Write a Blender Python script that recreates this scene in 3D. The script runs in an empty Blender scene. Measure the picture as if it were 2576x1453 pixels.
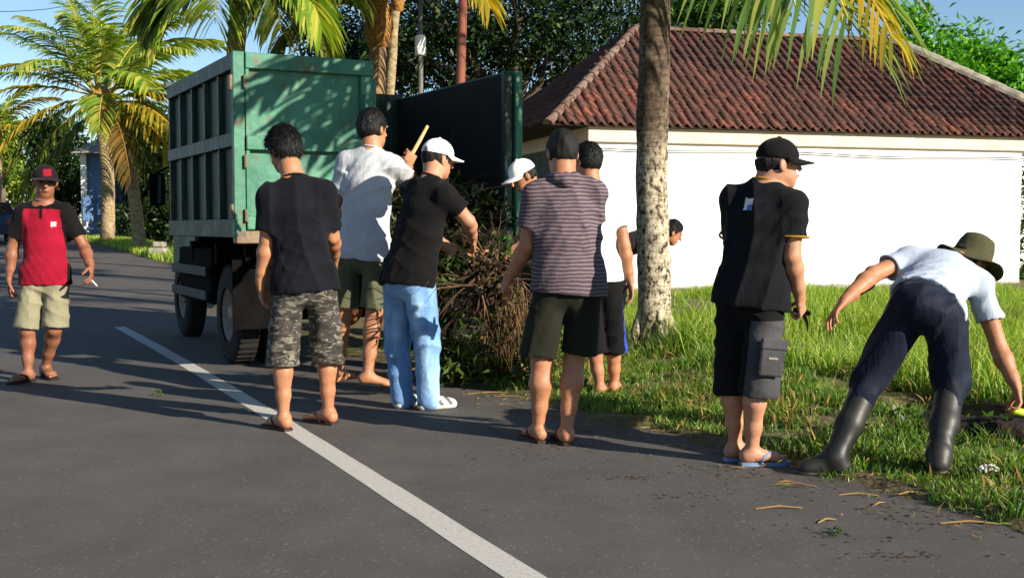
import bpy, bmesh, math, random
import numpy as np
from mathutils import Vector, Matrix

random.seed(7); np.random.seed(7)
scene = bpy.context.scene
COL = scene.collection
R = math.radians

# ------------------------------------------------------------------ camera
CAM_H, FPX, PITCH = 1.2, 2900.0, R(3.09)
cam_d = bpy.data.cameras.new('camera'); cam = bpy.data.objects.new('camera', cam_d); COL.objects.link(cam)
cam_d.sensor_width = 36; cam_d.lens = 36 * FPX / 2576; cam_d.clip_start = .05; cam_d.clip_end = 2000
cam.location = (0, 0, CAM_H); cam.rotation_euler = (R(90) - PITCH, 0, 0)
scene.camera = cam
# ------------------------------------------------------------------ sky and sun
SUN_AZ, SUN_EL = math.atan2(-.605, .796), R(23)            # direction towards the sun in the ground plane
world = bpy.data.worlds.new('World'); scene.world = world; world.use_nodes = True
wn = world.node_tree; wn.nodes.clear()
wo = wn.nodes.new('ShaderNodeOutputWorld'); wb = wn.nodes.new('ShaderNodeBackground')
sky = wn.nodes.new('ShaderNodeTexSky'); sky.sky_type = 'NISHITA'; sky.sun_disc = False
sky.sun_elevation = SUN_EL; sky.sun_rotation = R(90) - SUN_AZ
sky.air_density = 1.0; sky.dust_density = .05; sky.ozone_density = 3.5
wb.inputs['Strength'].default_value = .072
wn.links.new(sky.outputs[0], wb.inputs[0]); wn.links.new(wb.outputs[0], wo.inputs[0])
sun_d = bpy.data.lights.new('sun', 'SUN'); sun = bpy.data.objects.new('sun', sun_d); COL.objects.link(sun)
sun_d.energy = 5.0; sun_d.angle = R(.55); sun_d.color = (1, .90, .76)
sdir = Vector((math.cos(SUN_AZ) * math.cos(SUN_EL), math.sin(SUN_AZ) * math.cos(SUN_EL), math.sin(SUN_EL)))
sun.rotation_euler = sdir.to_track_quat('Z', 'Y').to_euler()
scene.view_settings.view_transform = 'Standard'; scene.view_settings.look = 'None'
scene.view_settings.exposure = 1.05; scene.view_settings.gamma = 1

def at(px, py, Y):
    """point at depth Y (metres ahead of the camera) seen at photo position px, py (2576 wide)"""
    dx = (px - 1288) / FPX; dy = (726.5 - py) / FPX
    yy = math.cos(PITCH) + dy * math.sin(PITCH); zz = dy * math.cos(PITCH) - math.sin(PITCH)
    return np.array([dx / yy * Y, Y, CAM_H + zz / yy * Y])
def gnd(px, py, z=0.0):
    p = at(px, py, 1.0); s = (z - CAM_H) / (p[2] - CAM_H)
    return np.array([p[0] * s, s, z])

# ------------------------------------------------------------------ materials
def lin(h):
    if isinstance(h, str):
        c = [int(h[i:i + 2], 16) / 255 for i in (0, 2, 4)]
        return tuple(x / 12.92 if x <= .04045 else ((x + .055) / 1.055) ** 2.4 for x in c) + (1,)
    return tuple(h) + (1,) if len(h) == 3 else tuple(h)
def new_mat(name):
    m = bpy.data.materials.new(name); m.use_nodes = True
    nt = m.node_tree; b = nt.nodes['Principled BSDF']
    return m, nt, b
def nd(nt, t, **kw):
    n = nt.nodes.new('ShaderNode' + t)
    for k, v in kw.items():
        if k in n.inputs: n.inputs[k].default_value = v
        else: setattr(n, k, v)
    return n
def ramp(nt, fac, stops, interp='LINEAR'):
    r = nt.nodes.new('ShaderNodeValToRGB'); r.color_ramp.interpolation = interp
    e = r.color_ramp.elements
    while len(e) < len(stops): e.new(.5)
    for i, (p, c) in enumerate(stops): e[i].position = p; e[i].color = lin(c)
    nt.links.new(fac, r.inputs[0]); return r
def mixc(nt, fac, a, b, mode='MIX'):
    m = nt.nodes.new('ShaderNodeMix'); m.data_type = 'RGBA'; m.blend_type = mode
    if isinstance(fac, (int, float)): m.inputs[0].default_value = fac
    else: nt.links.new(fac, m.inputs[0])
    for s, v in ((6, a), (7, b)):
        if isinstance(v, bpy.types.NodeSocket): nt.links.new(v, m.inputs[s])
        else: m.inputs[s].default_value = lin(v)
    return m.outputs[2]
def coords(nt, kind='Object', scale=(1, 1, 1), rot=(0, 0, 0)):
    tc = nt.nodes.new('ShaderNodeTexCoord'); mp = nt.nodes.new('ShaderNodeMapping')
    mp.inputs['Scale'].default_value = scale; mp.inputs['Rotation'].default_value = rot
    nt.links.new(tc.outputs[kind], mp.inputs[0]); return mp.outputs[0]
def worldpos(nt, scale=(1, 1, 1), rot=(0, 0, 0)):
    g = nt.nodes.new('ShaderNodeNewGeometry'); mp = nt.nodes.new('ShaderNodeMapping')
    mp.inputs['Scale'].default_value = scale; mp.inputs['Rotation'].default_value = rot
    nt.links.new(g.outputs['Position'], mp.inputs[0]); return mp.outputs[0]
def noise(nt, vec, scale, detail=4, rough=.55, dist=0):
    n = nd(nt, 'TexNoise', Scale=scale, Detail=detail, Roughness=rough, Distortion=dist)
    nt.links.new(vec, n.inputs['Vector']); return n.outputs[0]
def add_bump(nt, b, h, strength=.3, dist=.01, prev=None):
    n = nd(nt, 'Bump', Strength=strength, Distance=dist)
    nt.links.new(h, n.inputs['Height'])
    if prev is not None: nt.links.new(prev, n.inputs['Normal'])
    nt.links.new(n.outputs[0], b.inputs['Normal']); return n.outputs[0]

def M(name, c1, c2=None, scale=4, rough=.8, bump=.2, bscale=60, bdist=.004, spec=.3, metal=0, lo=.35, hi=.65, stretch=(1, 1, 1), trans=0, wpos=False):
    m, nt, b = new_mat(name)
    v = worldpos(nt, stretch) if wpos else coords(nt, 'Object', stretch)
    b.inputs['Roughness'].default_value = rough; b.inputs['Metallic'].default_value = metal
    b.inputs['Specular IOR Level'].default_value = spec
    if c2 is None: b.inputs['Base Color'].default_value = lin(c1)
    else:
        r = ramp(nt, noise(nt, v, scale), [(lo, c1), (hi, c2)]); nt.links.new(r.outputs[0], b.inputs['Base Color'])
    if bump: add_bump(nt, b, noise(nt, v, bscale, 3), bump, bdist)
    return m

def leaf_mat(name, cols, rough=.45, trans=.35, spec=.35, patch=None):
    m, nt, b = new_mat(name)
    g = nt.nodes.new('ShaderNodeNewGeometry')
    n = len(cols)
    r = ramp(nt, g.outputs['Random Per Island'], [(i / max(1, n - 1), c) for i, c in enumerate(cols)])
    colr = r.outputs[0]
    if patch:
        nz = ramp(nt, noise(nt, worldpos(nt), patch[1], 3), [(patch[2], (0, 0, 0)), (patch[3], (1, 1, 1))])
        colr = mixc(nt, nz.outputs[0], colr, patch[0])
    nt.links.new(colr, b.inputs['Base Color'])
    b.inputs['Roughness'].default_value = rough; b.inputs['Specular IOR Level'].default_value = spec
    t = nt.nodes.new('ShaderNodeBsdfTranslucent'); mx = nt.nodes.new('ShaderNodeMixShader'); mx.inputs[0].default_value = trans
    br = mixc(nt, 1.0, colr, (1.25, 1.35, .75, 1), 'MULTIPLY')
    nt.links.new(br, t.inputs[0]); nt.links.new(b.outputs[0], mx.inputs[1]); nt.links.new(t.outputs[0], mx.inputs[2])
    nt.links.new(mx.outputs[0], nt.nodes['Material Output'].inputs[0])
    return m

# ------------------------------------------------------------------ mesh helpers
def link(o): COL.objects.link(o); return o
def tag(o, label=None, cat=None, group=None, kind=None):
    if label: o['label'] = label
    if cat: o['category'] = cat
    if group: o['group'] = group
    if kind: o['kind'] = kind
    return o
def empty(name, loc=(0, 0, 0), rz=0):
    o = bpy.data.objects.new(name, None); o.location = [float(v) for v in loc]; o.rotation_euler = (0, 0, rz); o.empty_display_size = .1
    return link(o)
def mk(name, V, Fc, mats, parent=None, smooth=False, local=False, matidx=None, off=None):
    """one mesh object; V in world metres unless local (then in the parent's own axes)"""
    V = np.asarray(V, dtype=np.float64).reshape(-1, 3)
    loc = (0, 0, 0)
    if off is not None: V = V - np.asarray(off); loc = tuple(float(x) for x in off)
    elif parent is not None and not local:
        root = parent
        while root.parent: root = root.parent
        V = V - np.array(root.location)
    me = bpy.data.meshes.new(name)
    if isinstance(Fc, np.ndarray):
        nf, k = Fc.shape
        me.vertices.add(len(V)); me.vertices.foreach_set('co', V.astype(np.float32).ravel())
        me.loops.add(nf * k); me.loops.foreach_set('vertex_index', Fc.astype(np.int32).ravel())
        me.polygons.add(nf); me.polygons.foreach_set('loop_start', np.arange(0, nf * k, k, dtype=np.int32))
        me.update(calc_edges=True)
    else:
        me.from_pydata(V.tolist(), [], [tuple(int(i) for i in f) for f in Fc])
    for m in (mats if isinstance(mats, (list, tuple)) else [mats]): me.materials.append(m)
    if smooth: me.polygons.foreach_set('use_smooth', np.ones(len(me.polygons), dtype=bool))
    if matidx is not None: me.polygons.foreach_set('material_index', np.asarray(matidx, dtype=np.int32))
    me.validate(); me.update()
    o = bpy.data.objects.new(name, me); o.location = loc
    if parent is not None: o.parent = parent
    return link(o)
def share(o, name=None, parent=None, loc=None, rot=None):
    c = bpy.data.objects.new(name or o.name.split('.')[0], o.data)
    if parent is not None: c.parent = parent
    if loc is not None: c.location = [float(v) for v in loc]
    if rot is not None: c.rotation_euler = rot
    return link(c)

class MB:
    def __init__(s): s.v = []; s.f = []; s.n = 0
    def add(s, V, Fc):
        s.v.extend([tuple(map(float, p)) for p in V]); s.f.extend([tuple(i + s.n for i in f) for f in Fc]); s.n += len(V); return s
    def box(s, c, d, ax=None):
        c = np.array(c, float); h = np.array(d, float) / 2
        A = np.eye(3) if ax is None else np.array(ax)
        P = [c + A.T @ (h * np.array(q)) for q in ((-1, -1, -1), (1, -1, -1), (1, 1, -1), (-1, 1, -1), (-1, -1, 1), (1, -1, 1), (1, 1, 1), (-1, 1, 1))]
        return s.add(P, [(0, 3, 2, 1), (4, 5, 6, 7), (0, 1, 5, 4), (1, 2, 6, 5), (2, 3, 7, 6), (3, 0, 4, 7)])
    def bb(s, x0, x1, y0, y1, z0, z1): return s.box(((x0 + x1) / 2, (y0 + y1) / 2, (z0 + z1) / 2), (x1 - x0, y1 - y0, z1 - z0))
    def tube(s, pts, rad, n=8, cap=True):
        P = [np.array(p, float) for p in pts]
        if not hasattr(rad, '__len__'): rad = [rad] * len(P)
        V = []; Fc = []; u = None
        for i, p in enumerate(P):
            t = P[min(i + 1, len(P) - 1)] - P[max(i - 1, 0)]; t = t / (np.linalg.norm(t) + 1e-9)
            if u is None: u = np.cross(t, (0, 0, 1)) if abs(t[2]) < .9 else np.cross(t, (1, 0, 0))
            u = u - t * np.dot(u, t); u /= np.linalg.norm(u) + 1e-9; w = np.cross(t, u)
            for k in range(n):
                a = 2 * math.pi * k / n; V.append(p + rad[i] * (math.cos(a) * u + math.sin(a) * w))
        for i in range(len(P) - 1):
            for k in range(n): Fc.append((i * n + k, i * n + (k + 1) % n, (i + 1) * n + (k + 1) % n, (i + 1) * n + k))
        if cap: Fc.append(tuple(range(n - 1, -1, -1))); Fc.append(tuple((len(P) - 1) * n + k for k in range(n)))
        return s.add(V, Fc)
    def lathe(s, prof, c, ax=None, n=24):
        c = np.array(c, float); A = np.eye(3) if ax is None else np.array(ax); V = []; Fc = []
        for r, z in prof:
            for k in range(n):
                a = 2 * math.pi * k / n; V.append(c + A[0] * r * math.cos(a) + A[1] * r * math.sin(a) + A[2] * z)
        for i in range(len(prof) - 1):
            for k in range(n): Fc.append((i * n + k, i * n + (k + 1) % n, (i + 1) * n + (k + 1) % n, (i + 1) * n + k))
        return s.add(V, Fc)
    def build(s, name, mat, parent=None, smooth=False, local=False, bevel=0, off=None):
        o = mk(name, s.v, s.f, mat, parent, smooth, local, off=off)
        if bevel:
            b = o.modifiers.new('bevel', 'BEVEL'); b.width = bevel; b.segments = 1; b.limit_method = 'ANGLE'
        return o
def nrm(v): v = np.asarray(v, float); return v / (np.linalg.norm(v) + 1e-12)
def sm(a, b, x): t = np.clip((x - a) / (b - a), 0, 1); return t * t * (3 - 2 * t)

# value noise (numpy) for terrain and shapes
_pt = np.random.RandomState(3).rand(256, 256)
def vnoise(x, y):
    xi = np.floor(x).astype(int); yi = np.floor(y).astype(int); fx = x - xi; fy = y - yi
    fx = fx * fx * (3 - 2 * fx); fy = fy * fy * (3 - 2 * fy); g = lambda a, b: _pt[a % 256, b % 256]
    return (g(xi, yi) * (1 - fx) + g(xi + 1, yi) * fx) * (1 - fy) + (g(xi, yi + 1) * (1 - fx) + g(xi + 1, yi + 1) * fx) * fy
def fbm(x, y, o=4):
    s = 0; a = .5
    for i in range(o): s = s + a * vnoise(x * 2 ** i + 17 * i, y * 2 ** i + 9 * i); a *= .5
    return s

# ================================================================== SETTING: ground, road
EY = np.array([-12, -3.4, 4.52, 7.33, 8.92, 11, 16.8, 27, 40, 60, 90, 800.])
EX = np.array([11.4, 6.5, 2.02, .42, -.50, -1.75, -4.6, -8.0, -14.5, -26, -45, -500.])
def edge_x(y): return np.interp(y, EY, EX)
def sdist(x, y): return (x - edge_x(y)) * .88
def incl(y): return .025 * np.minimum(np.maximum(0, y - 14) ** 2 / (np.maximum(0, y - 14) + 2), 46)
def base_z(x, y):
    w = np.maximum(sm(4.5, .5, sdist(x, y)), sm(38, 60, y)); return incl(y) * w
DITCH = (1.62, 2.02)      # distance of the drain from the road edge
def ground_z(x, y):
    s = sdist(x, y)
    wob = (fbm(x * 1.7 + 5, y * 1.7, 3) - .45) * .55 * sm(12, 8, y)
    z = -.05 + .085 * sm(-.10, .16, s + wob) + .06 * sm(.3, 1.6, s)
    z = z + (fbm(x * 2.3, y * 2.3, 4) - .45) * .12 * sm(0, .5, s) + (fbm(x * 9, y * 9, 2) - .35) * .035 * sm(.0, .3, s)
    d = sm(DITCH[0] - .12, DITCH[0] + .05, s) * sm(DITCH[1] + .10, DITCH[1], s) * sm(7.6, 7.0, y) * sm(2.2, 2.7, x)
    z = z - d * .42
    return base_z(x, y) + z
gx = np.concatenate([[-500, -250, -120, -60, -35, -24], np.linspace(-18, -3.2, 60), np.arange(-3, 11, .085), [11.5, 13, 16, 22, 35, 60, 120, 250, 500]])
gy = np.concatenate([[-40, -10, -2, 1], np.arange(2.2, 14, .085), np.arange(14.2, 24, .22), np.linspace(25, 60, 60), [75, 100, 150, 250, 500, 900]])
GX, GY = np.meshgrid(gx, gy, indexing='ij'); GZ = ground_z(GX, GY)
def grid_faces(nx, ny):
    i = np.arange(nx * ny).reshape(nx, ny)
    return np.stack([i[:-1, :-1], i[1:, :-1], i[1:, 1:], i[:-1, 1:]], -1).reshape(-1, 4)

m_soil, nt, b = new_mat('verge_soil')
v = worldpos(nt)
r1 = ramp(nt, noise(nt, v, 1.6, 6), [(.35, '4a3a26'), (.5, '4f4a24'), (.64, '4b6420')])
r2 = ramp(nt, noise(nt, v, 22, 4), [(.35, '2c2317'), (.62, '7d6a42')])
c = mixc(nt, .45, r1.outputs[0], r2.outputs[0]); nt.links.new(c, b.inputs['Base Color']); b.inputs['Roughness'].default_value = .95
add_bump(nt, b, noise(nt, v, 45, 5), .8, .02)
ground = mk('ground', np.stack([GX, GY, GZ], -1).reshape(-1, 3), grid_faces(len(gx), len(gy)), m_soil, smooth=True); tag(ground, kind='structure')

m_road, nt, b = new_mat('asphalt')
v = worldpos(nt)
fine = noise(nt, v, 210, 3, .7); mid = noise(nt, v, 2.2, 5, .6); 
lane = noise(nt, worldpos(nt, (.9, .22, 1), (0, 0, R(-28))), 1.3, 4, .6)
ca = ramp(nt, fine, [(.30, '393735'), (.55, '53504e'), (.75, '6d6966')])
cb = ramp(nt, mid, [(.3, (.80, .78, .76, 1)), (.7, (1.12, 1.10, 1.06, 1))])
cc = ramp(nt, lane, [(.3, (.84, .84, .84, 1)), (.7, (1.1, 1.08, 1.05, 1))])
c = mixc(nt, 1, mixc(nt, 1, ca.outputs[0], cb.outputs[0], 'MULTIPLY'), cc.outputs[0], 'MULTIPLY')
pebb = nd(nt, 'TexVoronoi', Scale=95); nt.links.new(v, pebb.inputs['Vector'])
pr = ramp(nt, pebb.outputs['Color'], [(.86, (0, 0, 0, 1)), (.9, (.5, .5, .5, 1))])
c = mixc(nt, pr.outputs[0], c, '7b746b')
spots = ramp(nt, noise(nt, worldpos(nt, (1, 1, 1)), 6.5, 5, .68), [(.64, (0, 0, 0, 1)), (.71, (.65, .65, .65, 1))])
c = mixc(nt, spots.outputs[0], c, '332c25')
nt.links.new(c, b.inputs['Base Color']); b.inputs['Roughness'].default_value = .82; b.inputs['Specular IOR Level'].default_value = .35
add_bump(nt, b, fine, .55, .006)
ry = np.concatenate([np.arange(-12, 20, .5), np.linspace(20.5, 90, 60)])
RV = []; ROAD_W = 8.4
for y in ry:
    x = float(edge_x(y)); t = nrm([float(edge_x(y + .5)) - float(edge_x(y - .5)), 1.0]); nrl = np.array([-t[1], t[0]])
    for k in range(9):
        q = np.array([x, y]) + nrl * (ROAD_W * k / 8 - .12)
        RV.append((q[0], q[1], float(incl(y)) * 1.0 + .0 - .0 * k))
road = mk('road', RV, grid_faces(len(ry), 9), m_road, smooth=True); tag(road, kind='structure')
# white dash, worn paint, 4 mm above the asphalt
m_paint, nt, b = new_mat('road_paint')
v = worldpos(nt)
wear = ramp(nt, noise(nt, v, 55, 5, .75), [(.30, '85807a'), (.42, 'aaa69d'), (.7, 'bcb8af')])
nt.links.new(wear.outputs[0], b.inputs['Base Color']); b.inputs['Roughness'].default_value = .75
add_bump(nt, b, noise(nt, v, 180, 3), .4, .004)
LA, LB = gnd(1322, 1453)[:2], gnd(284, 813)[:2]; LT = nrm(LB - LA); LN = np.array([-LT[1], LT[0]])
V = []; LL = np.linalg.norm(LB - LA)
for k in range(0, 61):
    s = -4 + (LL + 4) * k / 60
    bend = -.06 * math.sin(math.pi * np.clip(s / LL, 0, 1))
    for sg in (1, -1):
        j = (vnoise(np.array(k * .9 + 50 * sg), np.array(3.3)) - .5) * .008
        q = LA + LT * s + LN * (sg * .066 + j + bend); V.append((q[0], q[1], .002 + float(incl(q[1]))))
lane_o = mk('lane_marking', V, [(2 * i, 2 * i + 1, 2 * i + 3, 2 * i + 2) for i in range(60)], m_paint); tag(lane_o, kind='structure')

# ================================================================== HOUSE
HO = np.array([1.35, 20.1]); HE = nrm([.96, .28]); HN = np.array([-HE[1], HE[0]])
def hp(a, d, z): q = HO + HE * a + HN * d; return np.array([q[0], q[1], z])
house = empty('house', hp(0, 0, 0))
tag(house, 'long white house with weathered red tiled hip roof behind the grass', 'house')
m_white = M('white_plaster', 'ebe8e0', 'f4f2ee', scale=1.2, rough=.9, bump=.15, bscale=30)
m_wall, nt, b = new_mat('weathered_white_wall'); v = worldpos(nt)
sp_ = nt.nodes.new('ShaderNodeSeparateXYZ'); nt.links.new(v, sp_.inputs[0])
nz_ = noise(nt, v, 3.5, 6, .7); zr = nd(nt, 'MapRange', **{'From Min': .55, 'From Max': .02}); nt.links.new(sp_.outputs[2], zr.inputs[0])
mm = nd(nt, 'Math', operation='MULTIPLY'); nt.links.new(zr.outputs[0], mm.inputs[0]); nt.links.new(ramp(nt, nz_, [(.35, (0, 0, 0, 1)), (.65, (1, 1, 1, 1))]).outputs[0], mm.inputs[1])
strk = ramp(nt, noise(nt, worldpos(nt, (5, 5, .35)), 2.2, 5, .7), [(.58, (0, 0, 0, 1)), (.8, (.35, .35, .35, 1))])
c = mixc(nt, mm.outputs[0], mixc(nt, strk.outputs[0], 'f0eee8', 'c9c5ba'), '9a9078'); nt.links.new(c, b.inputs['Base Color']); b.inputs['Roughness'].default_value = .9; add_bump(nt, b, noise(nt, v, 12, 5), .2, .01)
m_cream = M('cream_trim', 'cbb29c', 'd6c1ae', scale=3, rough=.85)
m_dark_wood = M('dark_soffit', '3a3029', '4c4037', scale=5)
HL, HD = 8.96, 5.5
def hbox(a0, a1, d0, d1, z0, z1):
    return MB().box(hp((a0 + a1) / 2, (d0 + d1) / 2, (z0 + z1) / 2), (a1 - a0, d1 - d0, z1 - z0), [[HE[0], HE[1], 0], [HN[0], HN[1], 0], [0, 0, 1]])
hbox(0, HL, 0, HD, -.1, 2.66).build('wall', m_wall, house)
hbox(-.016, -.003, .0, HD, -.08, 2.655).build('side_shade_sheet', M('side_wall_shade', '4b4d4d', '595b5a', scale=2, rough=.9), house)  # added dark sheet: shade of eaves and trees put into the wall colour
hbox(-.06, HL + 1.2, -.08, HD + .06, 2.664, 2.93).build('fascia', m_cream, house, bevel=.01)
hbox(-.012, HL + .012, -.014, HD + .01, -.09, .13).build('plinth', M('grey_plinth', '8d8a84', 'a19e97', scale=6), house)
cb_ = MB(); pts = [hp(a, -.06, 2.56 - .02 * math.sin(a * 1.3) - .006 * a) for a in np.linspace(.1, HL, 30)]; cb_.tube(pts, .011, 6); cb_.build('wall_cable', M('black_cable', '191919'), house)
# roof
EA0, ED0, EZ = -.82, -.20, 2.93           # left front eave corner
RISE, RUN, HIPR, RL = 2.20, 3.0, 2.8, 5.9
tot = 2 * HIPR + RL
c00, c10 = hp(EA0, ED0, EZ), hp(EA0 + tot, ED0, EZ)
c01, c11 = hp(EA0, ED0 + 2 * RUN, EZ), hp(EA0 + tot, ED0 + 2 * RUN, EZ)
r0, r1_ = hp(EA0 + HIPR, ED0 + RUN, EZ + RISE), hp(EA0 + HIPR + RL, ED0 + RUN, EZ + RISE)
m_tile, nt, b = new_mat('clay_tile')
v = worldpos(nt); oi = nt.nodes.new('ShaderNodeObjectInfo'); gi = nt.nodes.new('ShaderNodeNewGeometry')
rr = nd(nt, 'Math', operation='ADD'); nt.links.new(oi.outputs['Random'], rr.inputs[0]); nt.links.new(gi.outputs['Random Per Island'], rr.inputs[1])
fr = nd(nt, 'Math', operation='FRACT'); nt.links.new(rr.outputs[0], fr.inputs[0])
ct = ramp(nt, fr.outputs[0], [(0, '47291f'), (.35, '5c3428'), (.7, '864a38'), (1, '54382e')])
mo = ramp(nt, noise(nt, v, .8, 5, .65), [(.38, (0, 0, 0, 1)), (.62, (.9, .9, .9, 1))])
mo2 = ramp(nt, noise(nt, v, 9, 4, .7), [(.4, (0, 0, 0, 1)), (.65, (.75, .75, .75, 1))])
c = mixc(nt, mo.outputs[0], ct.outputs[0], '4a2f26'); c = mixc(nt, mo2.outputs[0], c, '32251f')
nt.links.new(c, b.inputs['Base Color']); b.inputs['Roughness'].default_value = .9
add_bump(nt, b, noise(nt, v, 60, 4), .5, .01)
m_cap = M('ridge_cap_clay', '54382e', '77665a', scale=3, rough=.92, wpos=True, bump=.5, bscale=40)
m_moss = M('grey_moss_clay', '6f6a5e', '9a9484', scale=5, rough=.95, wpos=True, bump=.6, bscale=40)
roof = mk('roof', [c00, c10, c11, c01, r0, r1_], [(0, 1, 5, 4), (3, 4, 5, 2), (0, 4, 3), (1, 2, 5), (3, 2, 1, 0)], m_dark_wood, house)
TW, TL = .178, .262
prof = [(-.5, .012), (-.40, .044), (-.26, .060), (-.10, .044), (.06, .008), (.26, -.006), (.42, .0), (.52, .018)]
TV = []; TF = []
for yy, lift in ((-.03, .026), (TL + .012, .006)):
    for px_, pz_ in prof: TV.append((px_ * TW, yy, pz_ + lift))
n_ = len(prof)
for px_, pz_ in prof: TV.append((px_ * TW, -.03, pz_ + .026 - .02))
for i in range(n_ - 1): TF.append((i, i + 1, n_ + i + 1, n_ + i)); TF.append((2 * n_ + i, 2 * n_ + i + 1, i + 1, i))
def roof_tiles(A, e, up, inside, nc, nr, camd, out):
    nm = nrm(np.cross(e, up))
    for r_ in range(nr):
        for c_ in range(nc):
            a = (c_ + .5) * TW; u = (r_ + .0) * TL + .02
            if inside(a, u + TL * .5):
                P = A + e * a + up * u + nm * .012
                out.append((P, e, up, nm))
tiles = []
e_f = nrm(c10 - c00); midf = (c00 + c10) / 2; up_f = nrm((r0 + r1_) / 2 - midf); SLf = np.linalg.norm((r0 + r1_) / 2 - midf)
roof_tiles(c00, e_f, up_f, lambda a, u: HIPR * u / SLf - .02 < a < tot - HIPR * u / SLf + .02 and u < SLf, int(tot / TW), int(SLf / TL) + 1, None, tiles)
nfront = len(tiles)
e_l = nrm(c00 - c01); midl = (c00 + c01) / 2; up_l = nrm(r0 - midl); SLl = np.linalg.norm(r0 - midl); WL = np.linalg.norm(c01 - c00)
roof_tiles(c01, e_l, up_l, lambda a, u: RUN * u / SLl - .02 < a < WL - RUN * u / SLl + .02, int(WL / TW), int(SLl / TL) + 1, None, tiles)
def pix(P):
    x, y, z = P[0], P[1], P[2] - CAM_H; d = y * math.cos(PITCH) - z * math.sin(PITCH)
    return 1288 + FPX * x / d, 726.5 - FPX * (z * math.cos(PITCH) + y * math.sin(PITCH)) / d
def jit(T, i):
    rs = random.Random(i); return rs.gauss(0, .03), rs.uniform(-.012, .016)
order = sorted(range(len(tiles)), key=lambda i: (0 if (0 < pix(tiles[i][0])[0] < 2576 and i < nfront) else 1, tiles[i][0][1]))
tile_me = None; rest = MB()
for rank, i in enumerate(order):
    P, e, up, nm = tiles[i]; jr, jz = jit(tiles, i)
    e2 = nrm(e + up * jr); up2 = nrm(up - e * jr); P = P + nm * (jz * .5 + .004)
    if rank < 300:
        mt = Matrix(((e2[0], up2[0], nm[0]), (e2[1], up2[1], nm[1]), (e2[2], up2[2], nm[2])))
        if tile_me is None:
            tile_me = bpy.data.meshes.new('roof_tile'); tile_me.from_pydata(TV, [], TF); tile_me.materials.append(m_tile)
            tile_me.polygons.foreach_set('use_smooth', np.array([f[0] < n_ and f[1] < n_ for f in TF]))
        o = bpy.data.objects.new('roof_tile', tile_me); o.parent = roof
        o.location = Vector(P) - house.location; o.rotation_euler = mt.to_euler(); link(o)
    else:
        rest.add([P + e2 * q[0] + up2 * q[1] + nm * q[2] for q in TV], TF)
o = rest.build('roof_tile_field', m_tile, roof); o['kind'] = 'stuff'
def cap_row(A, B, mat, step=.34, r=.085):
    L = np.linalg.norm(B - A); t = (B - A) / L; n = int(L / step)
    side = nrm(np.cross(t, (0, 0, 1))); up = np.cross(side, t)
    for i in range(n):
        mb = MB(); V = []; Fc = []
        for j, (s_, rr_) in enumerate(((i * L / n - .03, r + .012), ((i + 1) * L / n, r - .008))):
            for k in range(8):
                a = math.pi * k / 7; V.append(A + t * s_ + side * math.cos(a) * rr_ * 1.05 + up * (math.sin(a) * rr_ + .015))
        for k in range(7): Fc.append((k, k + 1, 9 + k, 8 + k))
        Fc.append(tuple(range(7, -1, -1)))
        mb.add(V, Fc).build('ridge_cap', mat, roof, smooth=False)
cap_row(c00, r0, m_cap); cap_row(r0, r1_, m_cap); cap_row(c10, r1_, m_moss, r=.16)
hbox(-1.5, HL + 3, -1.5, -.05, -.05, .035).build('path', M('concrete_path', '8b8780', 'a5a198', scale=3, rough=.9, wpos=True)).name = 'path'
bpy.data.objects['path']['kind'] = 'structure'
# roof of a further house peeping over the right hip
hb = empty('far_house', (12.5, 33, 0)); tag(hb, 'grey and terracotta roof peeping over right end of the long roof', 'house')
MB().box((12.5, 33, 1.9), (9, 5, 3.8)).build('wall', m_white, hb)
mk('roof', [(7.4, 29.8, 3.8), (17.6, 29.8, 3.8), (17.6, 36, 3.8), (7.4, 36, 3.8), (9.6, 33, 5.6), (15.5, 33, 5.6)], [(0, 1, 5, 4), (2, 3, 4, 5), (0, 4, 3), (1, 2, 5), (3, 2, 1, 0)], m_moss, hb)

# ================================================================== TRUCK
TRK = np.array([-1.10, 9.78, 0]); trk = empty('dump_truck', TRK, R(27.8))
tag(trk, 'green dump truck with one rear door open and cut branches inside', 'truck')
def truck_paint(name, a, b_, rust, rl, rh):
    m, nt, b = new_mat(name); v = coords(nt, 'Object')
    base = ramp(nt, noise(nt, v, 2.0, 5, .6), [(.35, a), (.65, b_)])
    ru = ramp(nt, noise(nt, v, 7, 6, .7), [(rl, (0, 0, 0, 1)), (rh, (1, 1, 1, 1))])
    st = ramp(nt, noise(nt, coords(nt, 'Object', (9, 9, .6)), 3, 4, .6), [(.45, (0, 0, 0, 1)), (.8, (.5, .5, .5, 1))])
    c = mixc(nt, st.outputs[0], base.outputs[0], '5f6a4c'); c = mixc(nt, ru.outputs[0], c, rust)
    nt.links.new(c, b.inputs['Base Color']); b.inputs['Roughness'].default_value = .55; b.inputs['Specular IOR Level'].default_value = .35
    n1 = add_bump(nt, b, noise(nt, v, 3.2, 3), .5, .05); add_bump(nt, b, noise(nt, v, 40, 4), .3, .004, n1); return m
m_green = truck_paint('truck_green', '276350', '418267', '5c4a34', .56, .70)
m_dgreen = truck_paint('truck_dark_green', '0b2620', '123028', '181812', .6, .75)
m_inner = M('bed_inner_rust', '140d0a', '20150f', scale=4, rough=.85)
m_brown = truck_paint('rust_brown_beam', '6a5640', '7c6850', '453627', .5, .7)
m_rubber = M('tyre_rubber', '141414', '222120', scale=8, rough=.9, bump=.4)
m_black = M('chassis_black', '080808', '100f0f', scale=6, rough=.9, spec=.06)
m_rim = M('rim_steel', '6f675c', '8a8176', scale=6, rough=.6, metal=.3)
W2, BL, Z0, Z1 = 1.25, 2.6, 1.11, 2.58
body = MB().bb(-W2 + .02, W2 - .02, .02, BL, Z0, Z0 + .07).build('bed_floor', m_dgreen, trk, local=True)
body['label'] = 'dark steel floor of the truck bed'
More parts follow.
